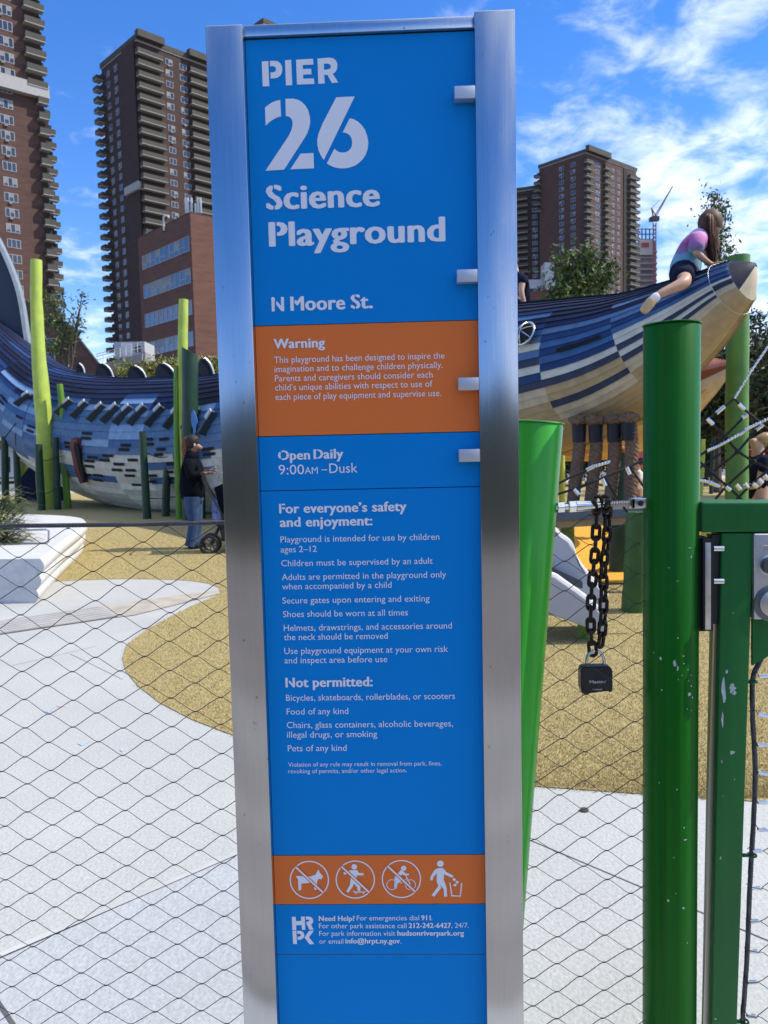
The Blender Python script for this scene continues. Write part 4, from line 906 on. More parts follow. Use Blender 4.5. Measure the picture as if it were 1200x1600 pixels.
def leafcloud(name, centres, m, parent, size=(.05, .10), per=40, sd=.12, seed=1, up=0.3):
    q = np.random.default_rng(seed); C = np.array([tuple(c[:3]) for c in centres]); R = np.array([c[3] if len(c) > 3 else sd for c in centres]); n = len(C) * per
    c = np.repeat(C, per, 0) + q.standard_normal((n, 3)) * np.repeat(R, per)[:, None]
    d = q.standard_normal((n, 3)); d /= np.linalg.norm(d, axis=1)[:, None]; e = q.standard_normal((n, 3)); e[:, 2] += up; e -= d * (e * d).sum(1)[:, None]; e /= np.linalg.norm(e, axis=1)[:, None]
    L_ = q.uniform(*size, n)[:, None]; w = L_ * .34; co = np.stack([c - d * L_ * .5, c + e * w * .5 + d * L_ * .05, c + d * L_ * .5, c - e * w * .5 + d * L_ * .05], 1)
    me = bpy.data.meshes.new(name); me.vertices.add(n * 4); me.vertices.foreach_set('co', co.ravel()); me.loops.add(n * 4); me.loops.foreach_set('vertex_index', np.arange(n * 4)); me.polygons.add(n); me.polygons.foreach_set('loop_start', np.arange(n) * 4)
    k = len(m); mi = np.repeat(q.integers(0, k, len(C)), per); mi = np.where(q.random(n) < .3, q.integers(0, k, n), mi); me.polygons.foreach_set('material_index', mi.astype(np.int32)); me.update()
    return obj(name, me, m, parent)
def leaf(n, c): return mat(n, c, .55, var=.25, vscale=3, spec=.3)
LV = [leaf('leaf mid green', (.08, .13, .03)), leaf('leaf dark green', (.04, .07, .02)), leaf('leaf light green', (.12, .165, .04))]
LD = [leaf('leaf deep olive', (.045, .06, .022)), leaf('leaf shade green', (.03, .045, .018)), leaf('leaf dull green', (.075, .09, .032))]
LY = [leaf('leaf yellow green', (.22, .24, .05)), leaf('leaf moss', (.12, .14, .03)), leaf('leaf straw', (.28, .26, .09))]
M_bark = mat('bark', (.10, .08, .06), .9, var=.3, vscale=8, bump=.4)
def tree(label, px, py_base, D, crown, r=.08, leaves=LV, per=40, size=(.09, .2), seed=1, ncl=60, sd=.22, group=None, base=None, name='tree', cat='tree', limbs=14):
    q = random.Random(seed); b = W(px, py_base, D) if base is None else base; b = Vector((b.x, D, 0)); t = thing(name, label, cat, b, group)
    cl = []; cs = [(W(x, y, D), rx * D / 1200, rz * D / 1200) for x, y, rx, rz in crown]; tot = sum(a[1] * a[2] for a in cs)
    for c, rx, rz in cs:
        for i in range(max(2, int(ncl * rx * rz / tot))):
            v = Vector((q.gauss(0, 1), q.gauss(0, 1), q.gauss(0, 1))).normalized() * q.random() ** .4; cl.append((c.x + v.x * rx, c.y + v.y * rx, c.z + v.z * rz, sd * q.uniform(.5, 1.2)))
    hi = max(cs, key=lambda a: a[0].z); topc = hi[0] + Vector((0, 0, hi[2] * .5)); bm = B(); st_ = crom([b, b.lerp(topc, .35) + Vector((q.uniform(-.1, .1), 0, 0)), b.lerp(topc, .7), topc], 6); tube(bm, st_, [r * (1 - .8 * i / (len(st_) - 1)) for i in range(len(st_))], 8)
    for i in range(limbs):
        c = Vector(q.choice(cl)[:3]); f = q.uniform(.35, .85); s = st_[int(f * (len(st_) - 1))]
        if s.z > c.z + .5: s = st_[int(.3 * len(st_))]
        tube(bm, crom([s, s.lerp(c, .5) + Vector((0, 0, .12 * (c - s).length)), c], 4), [r * .4 * (1 - .1 * k) for k in range(9)], 5)
    obj('trunk', bm, M_bark, t, True); leafcloud('crown', cl, leaves, t, size, per, sd, seed); return t
# grassy plant beside the bench
pt_ = thing('grass_plant', 'spiky green willow leaved plant at the left edge above the white bench', 'plant', G(-20, 905))
q = random.Random(8); bm = B(); bb = G(-20, 905)
for i in range(1500):
    a = q.uniform(0, 6.283); l = q.uniform(.25, 1.0); rad_ = q.uniform(0, .16); h = q.uniform(.65, 1.08); o = bb + Vector((rad_ * math.cos(a) * 1.8, rad_ * math.sin(a), 0)); w = q.uniform(.008, .016)
    s0 = o + Vector((math.cos(a) * .18 * l, math.sin(a) * .18 * l, h * q.uniform(.35, .95))); d = Vector((math.cos(a), math.sin(a), q.uniform(.2, .9))) * .16; sv = Vector((-math.sin(a), math.cos(a), 0)) * w
    p1 = s0 + d; p2 = p1 + Vector((math.cos(a), math.sin(a), -.3)) * .12
    f = bm.faces.new([bm.verts.new(v) for v in (s0 - sv * .4, p1 - sv, p2, p1 + sv)]); f.material_index = q.randrange(3)
obj('foliage', bm, [leaf('blade green', (.10, .14, .035)), leaf('blade pale', (.20, .22, .075)), leaf('blade dark', (.05, .075, .02))], pt_)
bm = B()
for i in range(16): a = q.uniform(0, 6.283); tube(bm, [bb, bb + Vector((.1 * math.cos(a), .08 * math.sin(a), .5)), bb + Vector((.3 * math.cos(a), .2 * math.sin(a), .95))], .006, 5)
obj('stems', bm, M_bark, pt_)

# slide
M_sl = mat('grey slide plastic', (.42, .44, .48), .4, var=.06); M_sl2 = mat('slate slide inlay', (.055, .065, .085), .45); M_sl3 = mat('pale slide rim', (.66, .66, .66), .4)
sl = thing('slide', 'pale grey plastic slide end behind the hanging chain, left of the orange surface', 'slide', G(930, 990))
def prism(px, D, th, m, name, par, rim=None):
    bm = B(); ngon(bm, [W(x, y, D) for x, y in px], (0, th, 0)); bmesh.ops.bevel(bm, geom=[e for e in bm.edges if len(e.link_faces) == 2 and e.calc_face_angle(0) > .45], offset=.008, segments=2, affect='EDGES'); o = obj(name, bm, m, par, True)
    if rim:
        bm = B(); tube(bm, crom([W(x, y, D) + Vector((0, th / 2, 0)) for x, y in rim], 4), .03, 8); obj('rail_rim', bm, M_sl3, o, True)
prism([(780, 800), (840, 806), (872, 836), (888, 848), (896, 862), (902, 880), (920, 902), (942, 926), (950, 938), (948, 975), (930, 968), (780, 890)], 5.75, .07, M_sl, 'side_wall', sl, [(780, 800), (840, 806), (872, 836), (890, 850), (898, 872), (912, 893), (948, 934)])
prism([(780, 868), (858, 884), (911, 909), (911, 921), (858, 899), (780, 884)], 5.66, .06, M_sl2, 'inlay', sl)
bm = B(); ngon(bm, [W(780, 893, 5.35), W(948, 978, 5.35), W(948, 978, 5.35) + Vector((0, .5, 0)), W(780, 893, 5.35) + Vector((0, .5, 0))], (0, 0, -.03)); obj('chute', bm, M_sl, sl)
prism([(780, 905), (858, 900), (880, 912), (925, 945), (945, 968), (947, 990), (925, 984), (780, 930)], 5.3, .07, M_sl, 'side_wall', sl, [(800, 894), (858, 900), (880, 912), (925, 945), (946, 970)])
pf_ = thing('play_platform', 'grey edged timber play deck running behind the turnbuckle, above the slide', 'platform', G(930, 900))
bm = B(); a, b = W(845, 806, 6.9), W(1030, 797, 6.9); axbox(bm, a - Vector((0, 0, .05)), b - a, Vector((0, 1.0, 0)), Vector((0, 0, .075))); obj('deck', bm, mat('grey deck edge', (.10, .12, .15), .5), pf_)
bm = B(); axbox(bm, a + Vector((0, .04, -.12)), b - a, Vector((0, .9, 0)), Vector((0, 0, .065))); obj('fascia', bm, mat('beige fascia', (.34, .25, .13), .6), pf_)
for px in (860, 1020): p = W(px, 810, 7.2); bm = B(); tube(bm, [Vector((p.x, 7.2, 0)), Vector((p.x, 7.2, p.z - .13))], .05, 10); obj('deck_leg', bm, M_olive, pf_, True)
# black rope climbing net with silver ferrules
netg = thing('climbing_net', 'black rope climbing net with silver ferrules and chains above the gate', 'climbing net', G(1150, 1000))
ND = 5.6
NR = [[(1085, 668), (1091, 667), (1119, 646), (1148, 622)], [(1105, 655), (1114, 663), (1134, 684), (1152, 704), (1178, 721), (1215, 738)], [(1148, 622), (1159, 636), (1171, 646), (1192, 664), (1230, 695)], [(1080, 722), (1091, 714), (1132, 682), (1163, 651), (1171, 646)], [(1080, 764), (1091, 756), (1112, 739), (1152, 706), (1181, 672), (1192, 664)], [(1080, 708), (1091, 719), (1112, 739), (1137, 760), (1160, 782)], [(1118, 780), (1137, 758), (1178, 721), (1205, 694)], [(1150, 782), (1166, 765), (1205, 730)], [(1080, 742), (1106, 722), (1134, 704)],
      [(860, 762), (873.5, 755), (898, 743), (922, 733), (952, 722)], [(860, 778), (872, 772), (908, 761), (950, 743), (984, 729), (1010, 716)], [(984, 729), (1000, 752), (1014, 772)], [(944, 745), (962, 775), (980, 800)]]
bm = B()
for r_ in NR: tube(bm, crom([W(x, y, ND) for x, y in r_], 3), .0095, 7)
obj('net_rope', bm, M_strap, netg, True)
for x, y in ((1134, 684), (1112, 739), (1152, 706), (1178, 721), (1137, 759)): bm = B(); blob(bm, W(x, y, ND), (.02, .02, .02), 10, 6); obj('rope_knot', bm, M_strap, netg, True)
for a, b in (((1105, 654), (1114, 663)), ((1119, 646), (1132, 635)), ((1154, 631), (1163, 640)), ((1159, 653), (1168, 648)), ((1155, 679), (1164, 672)), ((1181, 672), (1192, 664)), ((916, 735), (928, 729)), ((979, 730), (984, 741)), ((941, 748), (946, 759)), ((897, 764), (904, 773)), ((1108, 754), (1124, 760)), ((1150, 757), (1157, 765)), ((1163, 755), (1169, 762)), ((1176, 755), (1183, 761)), ((1185, 748), (1191, 755)), ((1194, 742), (1200, 749)), ((1134, 760), (1141, 766))):
    bm = B(); tube(bm, [W(*a, ND - .012), W(*b, ND - .012)], .0145, 9); obj('ferrule', bm, M_zinc, netg, True)
for pth in ([(1148, 622), (1175, 578), (1200, 541), (1240, 480)], [(1106, 704), (1126, 695), (1155, 679)], [(1164, 672), (1180, 664), (1220, 645)], [(928, 729), (952, 722)], [(1090, 750), (1112, 754)]):
    bm = B(); p3 = crom([W(x, y, ND - .02) for x, y in pth], 12)
    for i, (a, b) in enumerate(zip(p3, p3[1:])):
        n_ = max(1, int((b - a).length / .028))
        for k in range(n_): blob(bm, a.lerp(b, (k + .5) / n_), (.0095, .006, .013), 6, 4, Matrix.Rotation(.6 * ((i + k) % 2), 3, 'Y'))
    obj('net_chain', bm, M_zinc, netg)
# red spinning bowl
bowl = thing('spinner_bowl', 'red play bowl seat at the right edge behind the climbing net', 'spinner', G(1195, 880)); c = W(1202, 735, 8.3)
bm = B(); pr = [(.02, -.32), (.16, -.3), (.26, -.12), (.30, .08), (.32, .20), (.335, .21), (.335, .23), (.31, .23), (.28, .08), (.22, -.1), (.02, -.25)]; rg = [[bm.verts.new(c + Vector((r * math.cos(6.2832 * i / 28), r * math.sin(6.2832 * i / 28), z))) for i in range(28)] for r, z in pr]
for a, b in zip(rg, rg[1:]):
    for i in range(28): bm.faces.new((a[i], a[(i + 1) % 28], b[(i + 1) % 28], b[i]))
obj('bowl_shell', bm, mat('red plastic', (.30, .02, .022), .35), bowl, 'all')
bm = B(); tube(bm, [Vector((c.x, c.y, 0)), c - Vector((0, 0, .3))], .04, 12); obj('stem', bm, M_zinc, bowl, True)

# ================================================================== people
def skinmat(n, c): return mat(n, c, .5, var=.06, vscale=20)
SK1 = skinmat('warm brown skin', (.28, .13, .075)); SK2 = skinmat('tan skin', (.42, .22, .13)); SK3 = skinmat('light skin', (.50, .29, .19))
M_hairD = mat('dark hair', (.02, .012, .008), .7, var=.5, vscale=30, stretch=(3, 3, .3)); M_hairB = mat('brown hair', (.085, .04, .018), .65, var=.7, vscale=30, stretch=(3, 3, .3)); M_hairL = mat('blond hair', (.36, .23, .11), .5, var=.5, vscale=30); M_ombre = mat('light brown hair', (.15, .052, .02), .6, var=.5, vscale=30)
M_jeans = mat('blue denim', (.03, .07, .165), .85, var=.35, vscale=9); M_jacket = mat('black navy wool', (.006, .007, .012), .9, var=.3, vscale=10, spec=.08); M_shoe = mat('black leather', (.01, .01, .011), .4); M_navycl = mat('navy cotton', (.008, .012, .032), .9, var=.3, vscale=10, spec=.1)
M_sock = mat('white cotton', (.75, .75, .75), .8); M_tanshoe = mat('tan shoe', (.50, .36, .20), .7, var=.15, vscale=30); M_pink = mat('pink cotton', (.75, .12, .25), .8)
class Fig:
    def __init__(s, D): s.D = D
    def j(s, x, y, dd=0.0): return W(x, y, s.D + dd)
    def hand(s, J, E, wi, hand, d, size=1.0):              # palm, four unequal fingers and a thumb
        d = d.normalized(); up = Vector((0, 0, 1)); sd_ = d.cross(up).normalized(); up = sd_.cross(d)
        J.append((hand, .022 * size)); hi = len(J) - 1; E.append((wi, hi))
        for k, ln in enumerate((.062, .072, .068, .052)):
            a = hand + sd_ * (.024 - .016 * k) * size + d * .035 * size; b = a + (d - up * .25).normalized() * ln * .55 * size; c = b + (d - up * .9).normalized() * ln * .5 * size
            i0 = len(J); J += [(a, .0085 * size), (b, .008 * size), (c, .0065 * size)]; E += [(hi, i0), (i0, i0 + 1), (i0 + 1, i0 + 2)]
        a = hand + sd_ * .034 * size + d * .005; b = a + (d * .7 + sd_ * .5 - up * .3).normalized() * .035 * size; i0 = len(J); J += [(a, .009 * size), (b, .0075 * size)]; E += [(hi, i0), (i0, i0 + 1)]
# woman with phone and stroller
w = thing('person', 'woman with ponytail in black jacket and blue jeans looking at a phone beside a stroller', 'person', G(302, 857)); F = Fig(G(302, 857).y); j = F.j
J = [(j(302, 780), .13), (j(300, 756), .115), (j(299, 728), .125), (j(300, 711), .058), (j(304, 705), .055), (j(305.5, 697), .088), (j(305, 690), .098), (j(310, 697), .07), (j(316.6, 699), .011), (j(311.5, 705), .04),
     (j(297.5, 723, -.15), .042), (j(299, 743, -.21), .045), (j(318, 740, -.13), .03), (j(300, 723, .15), .042), (j(304, 743, .2), .045), (j(320, 737, .12), .03),
     (j(299, 786, -.09), .09), (j(302, 816, -.1), .06), (j(298, 849, -.1), .043), (j(309, 853, -.11), .035), (j(304, 786, .09), .09), (j(308, 816, .1), .06), (j(306, 846, .1), .043), (j(316, 850, .09), .035)]
E = [(0, 1), (1, 2), (2, 3), (3, 4), (4, 5), (5, 6), (5, 7), (7, 8), (7, 9), (2, 10), (10, 11), (11, 12), (2, 13), (13, 14), (14, 15), (0, 16), (16, 17), (17, 18), (18, 19), (0, 20), (20, 21), (21, 22), (22, 23)]
F.hand(J, E, 12, j(327, 738, -.1), Vector((1, .1, .05))); F.hand(J, E, 15, j(329, 735, .05), Vector((1, -.1, .1)))
skin('body', J, E, SK1, w)
skin('jacket', [(j(302, 789), .235), (j(300, 758), .23), (j(299, 732), .215), (j(299.5, 716), .16), (j(303, 703.5), .09), (j(297, 720, -.17), .105), (j(297, 744, -.22), .082), (j(319, 740, -.15), .055), (j(300, 720, .17), .105), (j(303, 744, .21), .08), (j(320, 738, .14), .055)], [(0, 1), (1, 2), (2, 3), (3, 4), (2, 5), (5, 6), (6, 7), (2, 8), (8, 9), (9, 10)], M_jacket, w)
bm = B()
for pts_, dd in ((((300, 776), (300.5, 795), (302.5, 816), (300, 838), (298.5, 853)), -.085), (((304, 776), (305.5, 795), (308, 816), (306.5, 836), (306, 850)), .085)):
    tube(bm, crom([j(x, y, dd) for x, y in pts_], 4), crom1([.125, .108, .078, .078, .096], 4), 14)
blob(bm, j(302, 778), (.155, .17, .13), 16, 10); obj('jeans', bm, M_jeans, w, True)
for px, py, dd in ((298, 852, -.1), (306, 849, .1)): skin('shoe', [(j(px - 6, py - 1, dd), .055), (j(px + 5, py + 1, dd), .058), (j(px + 17, py + 1.5, dd), .04)], [(0, 1), (1, 2)], M_shoe, w)
bm = B(); blob(bm, j(300.8, 690), (.105, .103, .108), 18, 12, Matrix.Rotation(.3, 3, 'Y')); blob(bm, j(295, 685), (.05, .05, .05), 12, 8); obj('hair', bm, M_hairD, w, True)
skin('ponytail', [(j(296, 684), .05), (j(290.5, 687), .06), (j(288.5, 698), .065), (j(289, 709), .05), (j(290.5, 720), .02)], [(0, 1), (1, 2), (2, 3), (3, 4)], M_ombre, w)
bm = B(); blob(bm, j(304, 695, -.085), (.014, .01, .022)); tag_o = obj('earbud', bm, M_sock, w, True)
bm = B(); tube(bm, [j(311, 681.5, -.08), j(313.5, 682, -.02), j(313.5, 682, .02), j(311, 681.5, .08)], .006, 6); obj('sunglasses', bm, M_shoe, w, True)
bm = B(); box(bm, j(334, 731, -.02), (.08, .07, .012), 0, Matrix.Rotation(-.35, 3, 'Y')); bevel(bm, .003, 1); tag(obj('mobile_phone', bm, mat('phone shell', (.45, .47, .5), .3)), 'small pale mobile phone held in the hands of the woman in the black jacket', 'phone')
# stroller
s_ = thing('stroller', 'black pushchair with white cloth over its canopy, half hidden behind the sign', 'stroller', G(350, 868)); F = Fig(G(340, 862).y); j = F.j
def bars(lst, r, m, name):
    bm = B()
    for l in lst: tube(bm, crom([j(*p) for p in l], 4), r, 8)
    obj(name, bm, m, s_, True)
bars([[(316, 741, -.22), (322, 760, -.22), (345, 800, -.22), (372, 850, -.22)], [(318, 739, .22), (326, 760, .22), (349, 798, .22), (376, 845, .22)], [(316, 741, -.22), (314, 739, 0), (318, 739, .22)], [(329, 852, -.22), (345, 815, -.22), (368, 770, -.22)], [(333, 847, .22), (349, 812, .22), (372, 768, .22)]], .014, M_blk, 'frame')
def wheel(px, py, r, dd):
    c = j(px, py, dd); bm = B(); tube(bm, [c + Vector((r * math.cos(a), 0, r * math.sin(a))) for a in [6.2832 * i / 24 for i in range(24)]], .024, 8, closed=True); o = obj('wheel', bm, M_blk, s_, 'all')
    bm = B(); tube(bm, [c - Vector((0, .02, 0)), c + Vector((0, .02, 0))], .03, 10)
    for k in range(5): a = 6.2832 * k / 5; tube(bm, [c, c + Vector((r * math.cos(a), 0, r * math.sin(a)))], .009, 5)
    obj('rim', bm, mat('grey rim', (.10, .10, .11), .5), o, True)
for px, py, r, dd in ((327, 852, .125, -.22), (331, 848, .125, .22), (375, 852, .125, -.2), (379, 848, .125, .2)): wheel(px, py, r, dd)
bm = B(); ngon(bm, [j(x, y, -.19) for x, y in ((334, 762), (356, 752), (392, 776), (396, 806), (366, 822), (346, 812))], (0, .38, 0)); bevel(bm, .02, 2); obj('seat', bm, M_jacket, s_, True)
bm = B(); ngon(bm, [j(x, y, -.17) for x, y in ((342, 822), (384, 822), (380, 848), (346, 846))], (0, .34, 0)); bevel(bm, .02, 2); obj('basket', bm, M_blk, s_, True)
bm = B(); ngon(bm, [j(x, y, -.18) for x, y in ((330, 778), (346, 780), (350, 812), (331, 814))], (0, .3, 0)); bevel(bm, .03, 2); obj('changing_bag', bm, mat('blue print bag', (.12, .19, .42), .7, var=.6, vscale=14), s_, True)
bm = B(); n1 = 12; rows = []
for k in range(8):
    f = k / 7; rows.append([bm.verts.new(j(331 + 36 * a / n1 + 3 * math.sin(a + k), 771 - 32 * math.sin(math.pi * (.08 + .8 * a / n1)) + 1.2 * math.sin(a * 2 + k), -.22 + .44 * f)) for a in range(n1 + 1)])
for a, b in zip(rows, rows[1:]):
    for i in range(n1): bm.faces.new((a[i], a[i + 1], b[i + 1], b[i]))
bmesh.ops.solidify(bm, geom=list(bm.faces), thickness=.02); bmesh.ops.recalc_face_normals(bm, faces=bm.faces); obj('canopy_cloth', bm, mat('white muslin', (.55, .56, .58), .85, var=.1, vscale=12), s_, True)
# girl on the snout
def dye():
    m = mat('tie dye cotton', (.5, .3, .5), .8); t = m.node_tree; tc = t.nodes.new('ShaderNodeTexCoord'); sp_ = t.nodes.new('ShaderNodeSeparateXYZ'); t.links.new(tc.outputs['Object'], sp_.inputs[0]); nz_ = t.nodes.new('ShaderNodeTexNoise'); nz_.inputs['Scale'].default_value = 6
    zt, zb = W(1085, 362, 7.08).z, W(1065, 428, 7.08).z; a = mth(t, 'ADD', mth(t, 'DIVIDE', mth(t, 'SUBTRACT', sp_.outputs['Z'], zb), zt - zb), mth(t, 'MULTIPLY', mth(t, 'SUBTRACT', nz_.outputs['Fac'], .5), .35))
    r = t.nodes.new('ShaderNodeValToRGB'); e = r.color_ramp.elements; e[0].position = .0; e[0].color = (.55, .62, .70, 1); e[1].position = 1; e[1].color = (.50, .38, .62, 1)
    for p, c in ((.18, (.14, .36, .46)), (.38, (.15, .34, .45)), (.50, (.22, .14, .34)), (.68, (.40, .10, .30)), (.82, (.52, .22, .46))): x = e.new(p); x.color = c + (1,)
    t.links.new(a, r.inputs[0]); t.links.new(r.outputs[0], t.nodes['Principled BSDF'].inputs['Base Color']); return m
g = thing('person', 'girl with long brown hair in tie dyed shirt straddling the raised sturgeon snout', 'person', W(1068, 430, 7.08)); F = Fig(7.08); j = F.j
J = [(j(1067, 423), .105), (j(1072, 400), .09), (j(1084, 377), .10), (j(1098, 363), .045), (j(1106, 355), .05), (j(1112, 351), .072), (j(1111, 343), .078), (j(1119, 356), .035), (j(1122, 354), .013),
     (j(1090, 371, -.13), .045), (j(1087, 395, -.2), .036), (j(1106, 410, -.17), .025), (j(1096, 369, .13), .045), (j(1104, 391, .18), .036), (j(1111, 407, .08), .025),
     (j(1066, 428, -.11), .08), (j(1071, 441, -.42), .058), (j(1030, 460, -.46), .036), (j(1017, 472, -.46), .032), (j(1073, 428, .11), .08), (j(1080, 441, .42), .058), (j(1058, 466, .45), .036), (j(1048, 474, .45), .03)]
E = [(0, 1), (1, 2), (2, 3), (3, 4), (4, 5), (5, 6), (5, 7), (7, 8), (2, 9), (9, 10), (10, 11), (2, 12), (12, 13), (13, 14), (0, 15), (15, 16), (16, 17), (17, 18), (0, 19), (19, 20), (20, 21), (21, 22)]
F.hand(J, E, 11, j(1113, 413, -.14), Vector((1, .2, .1)), .85); F.hand(J, E, 14, j(1118, 411, .05), Vector((1, -.1, .1)), .85)
skin('body', J, E, SK3, g)
skin('shirt', [(j(1068, 432), .15), (j(1072, 412), .148), (j(1077, 393), .142), (j(1085, 376), .138), (j(1097, 363), .075), (j(1090, 371, -.15), .078), (j(1086, 394, -.21), .078), (j(1096, 369, .15), .078), (j(1102, 390, .2), .075)], [(0, 1), (1, 2), (2, 3), (3, 4), (3, 5), (5, 6), (3, 7), (7, 8)], dye(), g)
skin('shorts', [(j(1066, 424), .135), (j(1066, 428, -.13), .11), (j(1069, 437, -.32), .10), (j(1073, 428, .13), .095), (j(1076, 433, .24), .088)], [(0, 1), (1, 2), (0, 3), (3, 4)], M_navycl, g)
for dx, dd in ((0, -.46), (30, .46)):
    skin('sock', [(j(1031 + dx, 459, dd), .041), (j(1022 + dx, 467, dd), .043), (j(1015 + dx, 473, dd), .038)], [(0, 1), (1, 2)], M_sock, g)
    skin('shoe', [(j(1024 + dx, 464, dd), .04), (j(1016 + dx, 473, dd), .05), (j(1009 + dx, 482, dd), .048), (j(1003 + dx, 489, dd), .036)], [(0, 1), (1, 2), (2, 3)], M_tanshoe, g)
bm = B(); blob(bm, j(1109.5, 347), (.105, .105, .115), 18, 12); blob(bm, j(1109, 362), (.085, .09, .12), 16, 10); blob(bm, j(1113, 380), (.062, .07, .13), 14, 10); blob(bm, j(1114, 399), (.04, .05, .11), 12, 8)
for vv in bm.verts: vv.co += Vector((1, .6, 0)) * (.012 * noise.noise(vv.co * 14))
obj('hair', bm, M_hairB, g, True)
q = random.Random(3); bm = B()
for i in range(420):
    a0 = q.uniform(0, 6.28); x0, d0 = 10 * math.cos(a0), .1 * math.sin(a0); k1 = q.uniform(.97, 1.12); n0 = len(bm.faces)
    tube(bm, crom([j(1110 + x0 * .1 * k1, 330.3, d0 * .1), j(1110 + x0 * .85 * k1, 336, d0 * .9 * k1), j(1110 + x0 * 1.1 * k1, 347, d0 * 1.13 * k1), j(1110.5 + x0 * k1, 362, d0 * 1.05 * k1), j(1113 + x0 * .8 + q.uniform(-2, 3), 381, d0 * .85), j(1114 + x0 * .5 + q.uniform(-4, 4), 398 + q.uniform(-8, 8), d0 * .55), j(1112 + q.uniform(-6, 8), 404 + q.uniform(-12, 14), d0 * .35)], 4), [.0062 * (1 - .028 * k) for k in range(25)], 4)
    bm.faces.ensure_lookup_table(); mi = q.randrange(3)
    for f in bm.faces[n0:]: f.material_index = mi
obj('hair_strands', bm, [M_ombre, M_hairB, M_hairD], g, True)
# child on the back, mostly behind the sign
b_ = thing('person', 'child in navy shirt leaning on one arm on the sturgeon back beside the sign', 'person', W(812, 480, 9.2)); F = Fig(9.2); j = F.j
J = [(j(812, 474), .11), (j(814, 455), .10), (j(814, 437), .11), (j(806, 423), .045), (j(802, 414), .05), (j(799, 407), .08), (j(817, 434, -.14), .045), (j(814, 456, -.2), .036), (j(820, 477, -.22), .026), (j(806, 434, .14), .045), (j(800, 456, .2), .036), (j(796, 477, .2), .026), (j(806, 480, -.12), .08), (j(778, 484, -.3), .055), (j(770, 520, -.4), .036), (j(806, 480, .12), .08), (j(778, 484, .3), .055), (j(770, 520, .4), .036)]
E = [(0, 1), (1, 2), (2, 3), (3, 4), (4, 5), (2, 6), (6, 7), (7, 8), (2, 9), (9, 10), (10, 11), (0, 12), (12, 13), (13, 14), (0, 15), (15, 16), (16, 17)]
F.hand(J, E, 8, j(821, 482, -.23), Vector((1, -.3, -.3)), .9); skin('body', J, E, SK3, b_)
skin('shirt', [(j(813, 484), .15), (j(815, 455), .145), (j(815, 438), .13), (j(807, 426), .065), (j(817, 434, -.15), .062), (j(815, 444, -.19), .058), (j(806, 434, .15), .062), (j(802, 444, .19), .058)], [(0, 1), (1, 2), (2, 3), (2, 4), (4, 5), (2, 6), (6, 7)], M_navycl, b_)
skin('shorts', [(j(811, 476), .125), (j(804, 480, -.13), .09), (j(790, 482, -.22), .075), (j(804, 480, .13), .09), (j(790, 482, .22), .075)], [(0, 1), (1, 2), (0, 3), (3, 4)], M_navycl, b_)
skin('hair', [(j(799, 405), .09), (j(802, 411), .08), (j(804, 418), .04)], [(0, 1), (1, 2)], M_hairD, b_)
# children further off
def child(label, x, ytop, D, shirt, hair, sk, cap=None, shorts=None, lean=0):
    k = 1200 / D; yb = 0; t = thing('person', label, 'person', (W(x, ytop, D).x, D, 0)); H = W(x, ytop, D).z; X = t.location.x
    def p(dx, z, dd=0): return Vector((X + dx * H + lean * z * H, D + dd * H, z * H))
    J = [(p(0, .5), .075 * H), (p(0, .62), .068 * H), (p(0, .76), .075 * H), (p(0, .835), .035 * H), (p(-.01, .9), .058 * H), (p(-.01, .945), .06 * H), (p(-.056, .9), .011 * H), (p(0, .79, -.1), .033 * H), (p(-.06, .62, -.13), .026 * H), (p(-.17, .6, -.1), .018 * H), (p(0, .79, .1), .033 * H), (p(-.05, .62, .13), .026 * H), (p(-.16, .62, .1), .018 * H), (p(0, .46, -.06), .055 * H), (p(-.02, .27, -.07), .038 * H), (p(0, .05, -.07), .026 * H), (p(-.07, .02, -.07), .022 * H), (p(0, .46, .06), .055 * H), (p(.02, .27, .07), .038 * H), (p(.03, .05, .07), .026 * H), (p(-.04, .02, .07), .022 * H)]
    E = [(0, 1), (1, 2), (2, 3), (3, 4), (4, 5), (4, 6), (2, 7), (7, 8), (8, 9), (2, 10), (10, 11), (11, 12), (0, 13), (13, 14), (14, 15), (15, 16), (0, 17), (17, 18), (18, 19), (19, 20)]
    skin('body', J, E, sk, t)
    skin('shirt', [(p(0, .49), .095 * H), (p(0, .64), .088 * H), (p(0, .77), .09 * H), (p(0, .825), .045 * H), (p(0, .79, -.11), .045 * H), (p(-.03, .69, -.13), .04 * H), (p(0, .79, .11), .045 * H), (p(-.03, .69, .13), .04 * H)], [(0, 1), (1, 2), (2, 3), (2, 4), (4, 5), (2, 6), (6, 7)], shirt, t)
    skin('shorts', [(p(0, .49), .085 * H), (p(0, .44, -.065), .066 * H), (p(-.015, .3, -.07), .055 * H), (p(0, .44, .065), .066 * H), (p(.015, .3, .07), .055 * H)], [(0, 1), (1, 2), (0, 3), (3, 4)], shorts or M_navycl, t)
    skin('hair', [(p(.005, .955), .065 * H), (p(.03, .92), .055 * H), (p(.035, .87), .03 * H)], [(0, 1), (1, 2)], hair, t)
    if cap: skin('cap', [(p(0, .975), .066 * H), (p(-.05, .965), .04 * H), (p(-.10, .95), .02 * H)], [(0, 1), (1, 2)], cap, t)
    return t
child('dark haired child in white shirt standing just left of the dark green post', 996, 711, 11.5, M_sock, M_hairD, SK2)
child('child in pink shirt and white cap far behind the white shirted child', 1005, 677, 17, M_pink, M_hairD, SK2, M_sock)
child('blond child in dark shirt standing in front of the red play bowl', 1186, 668, 8.0, M_navycl, M_hairL, SK3)
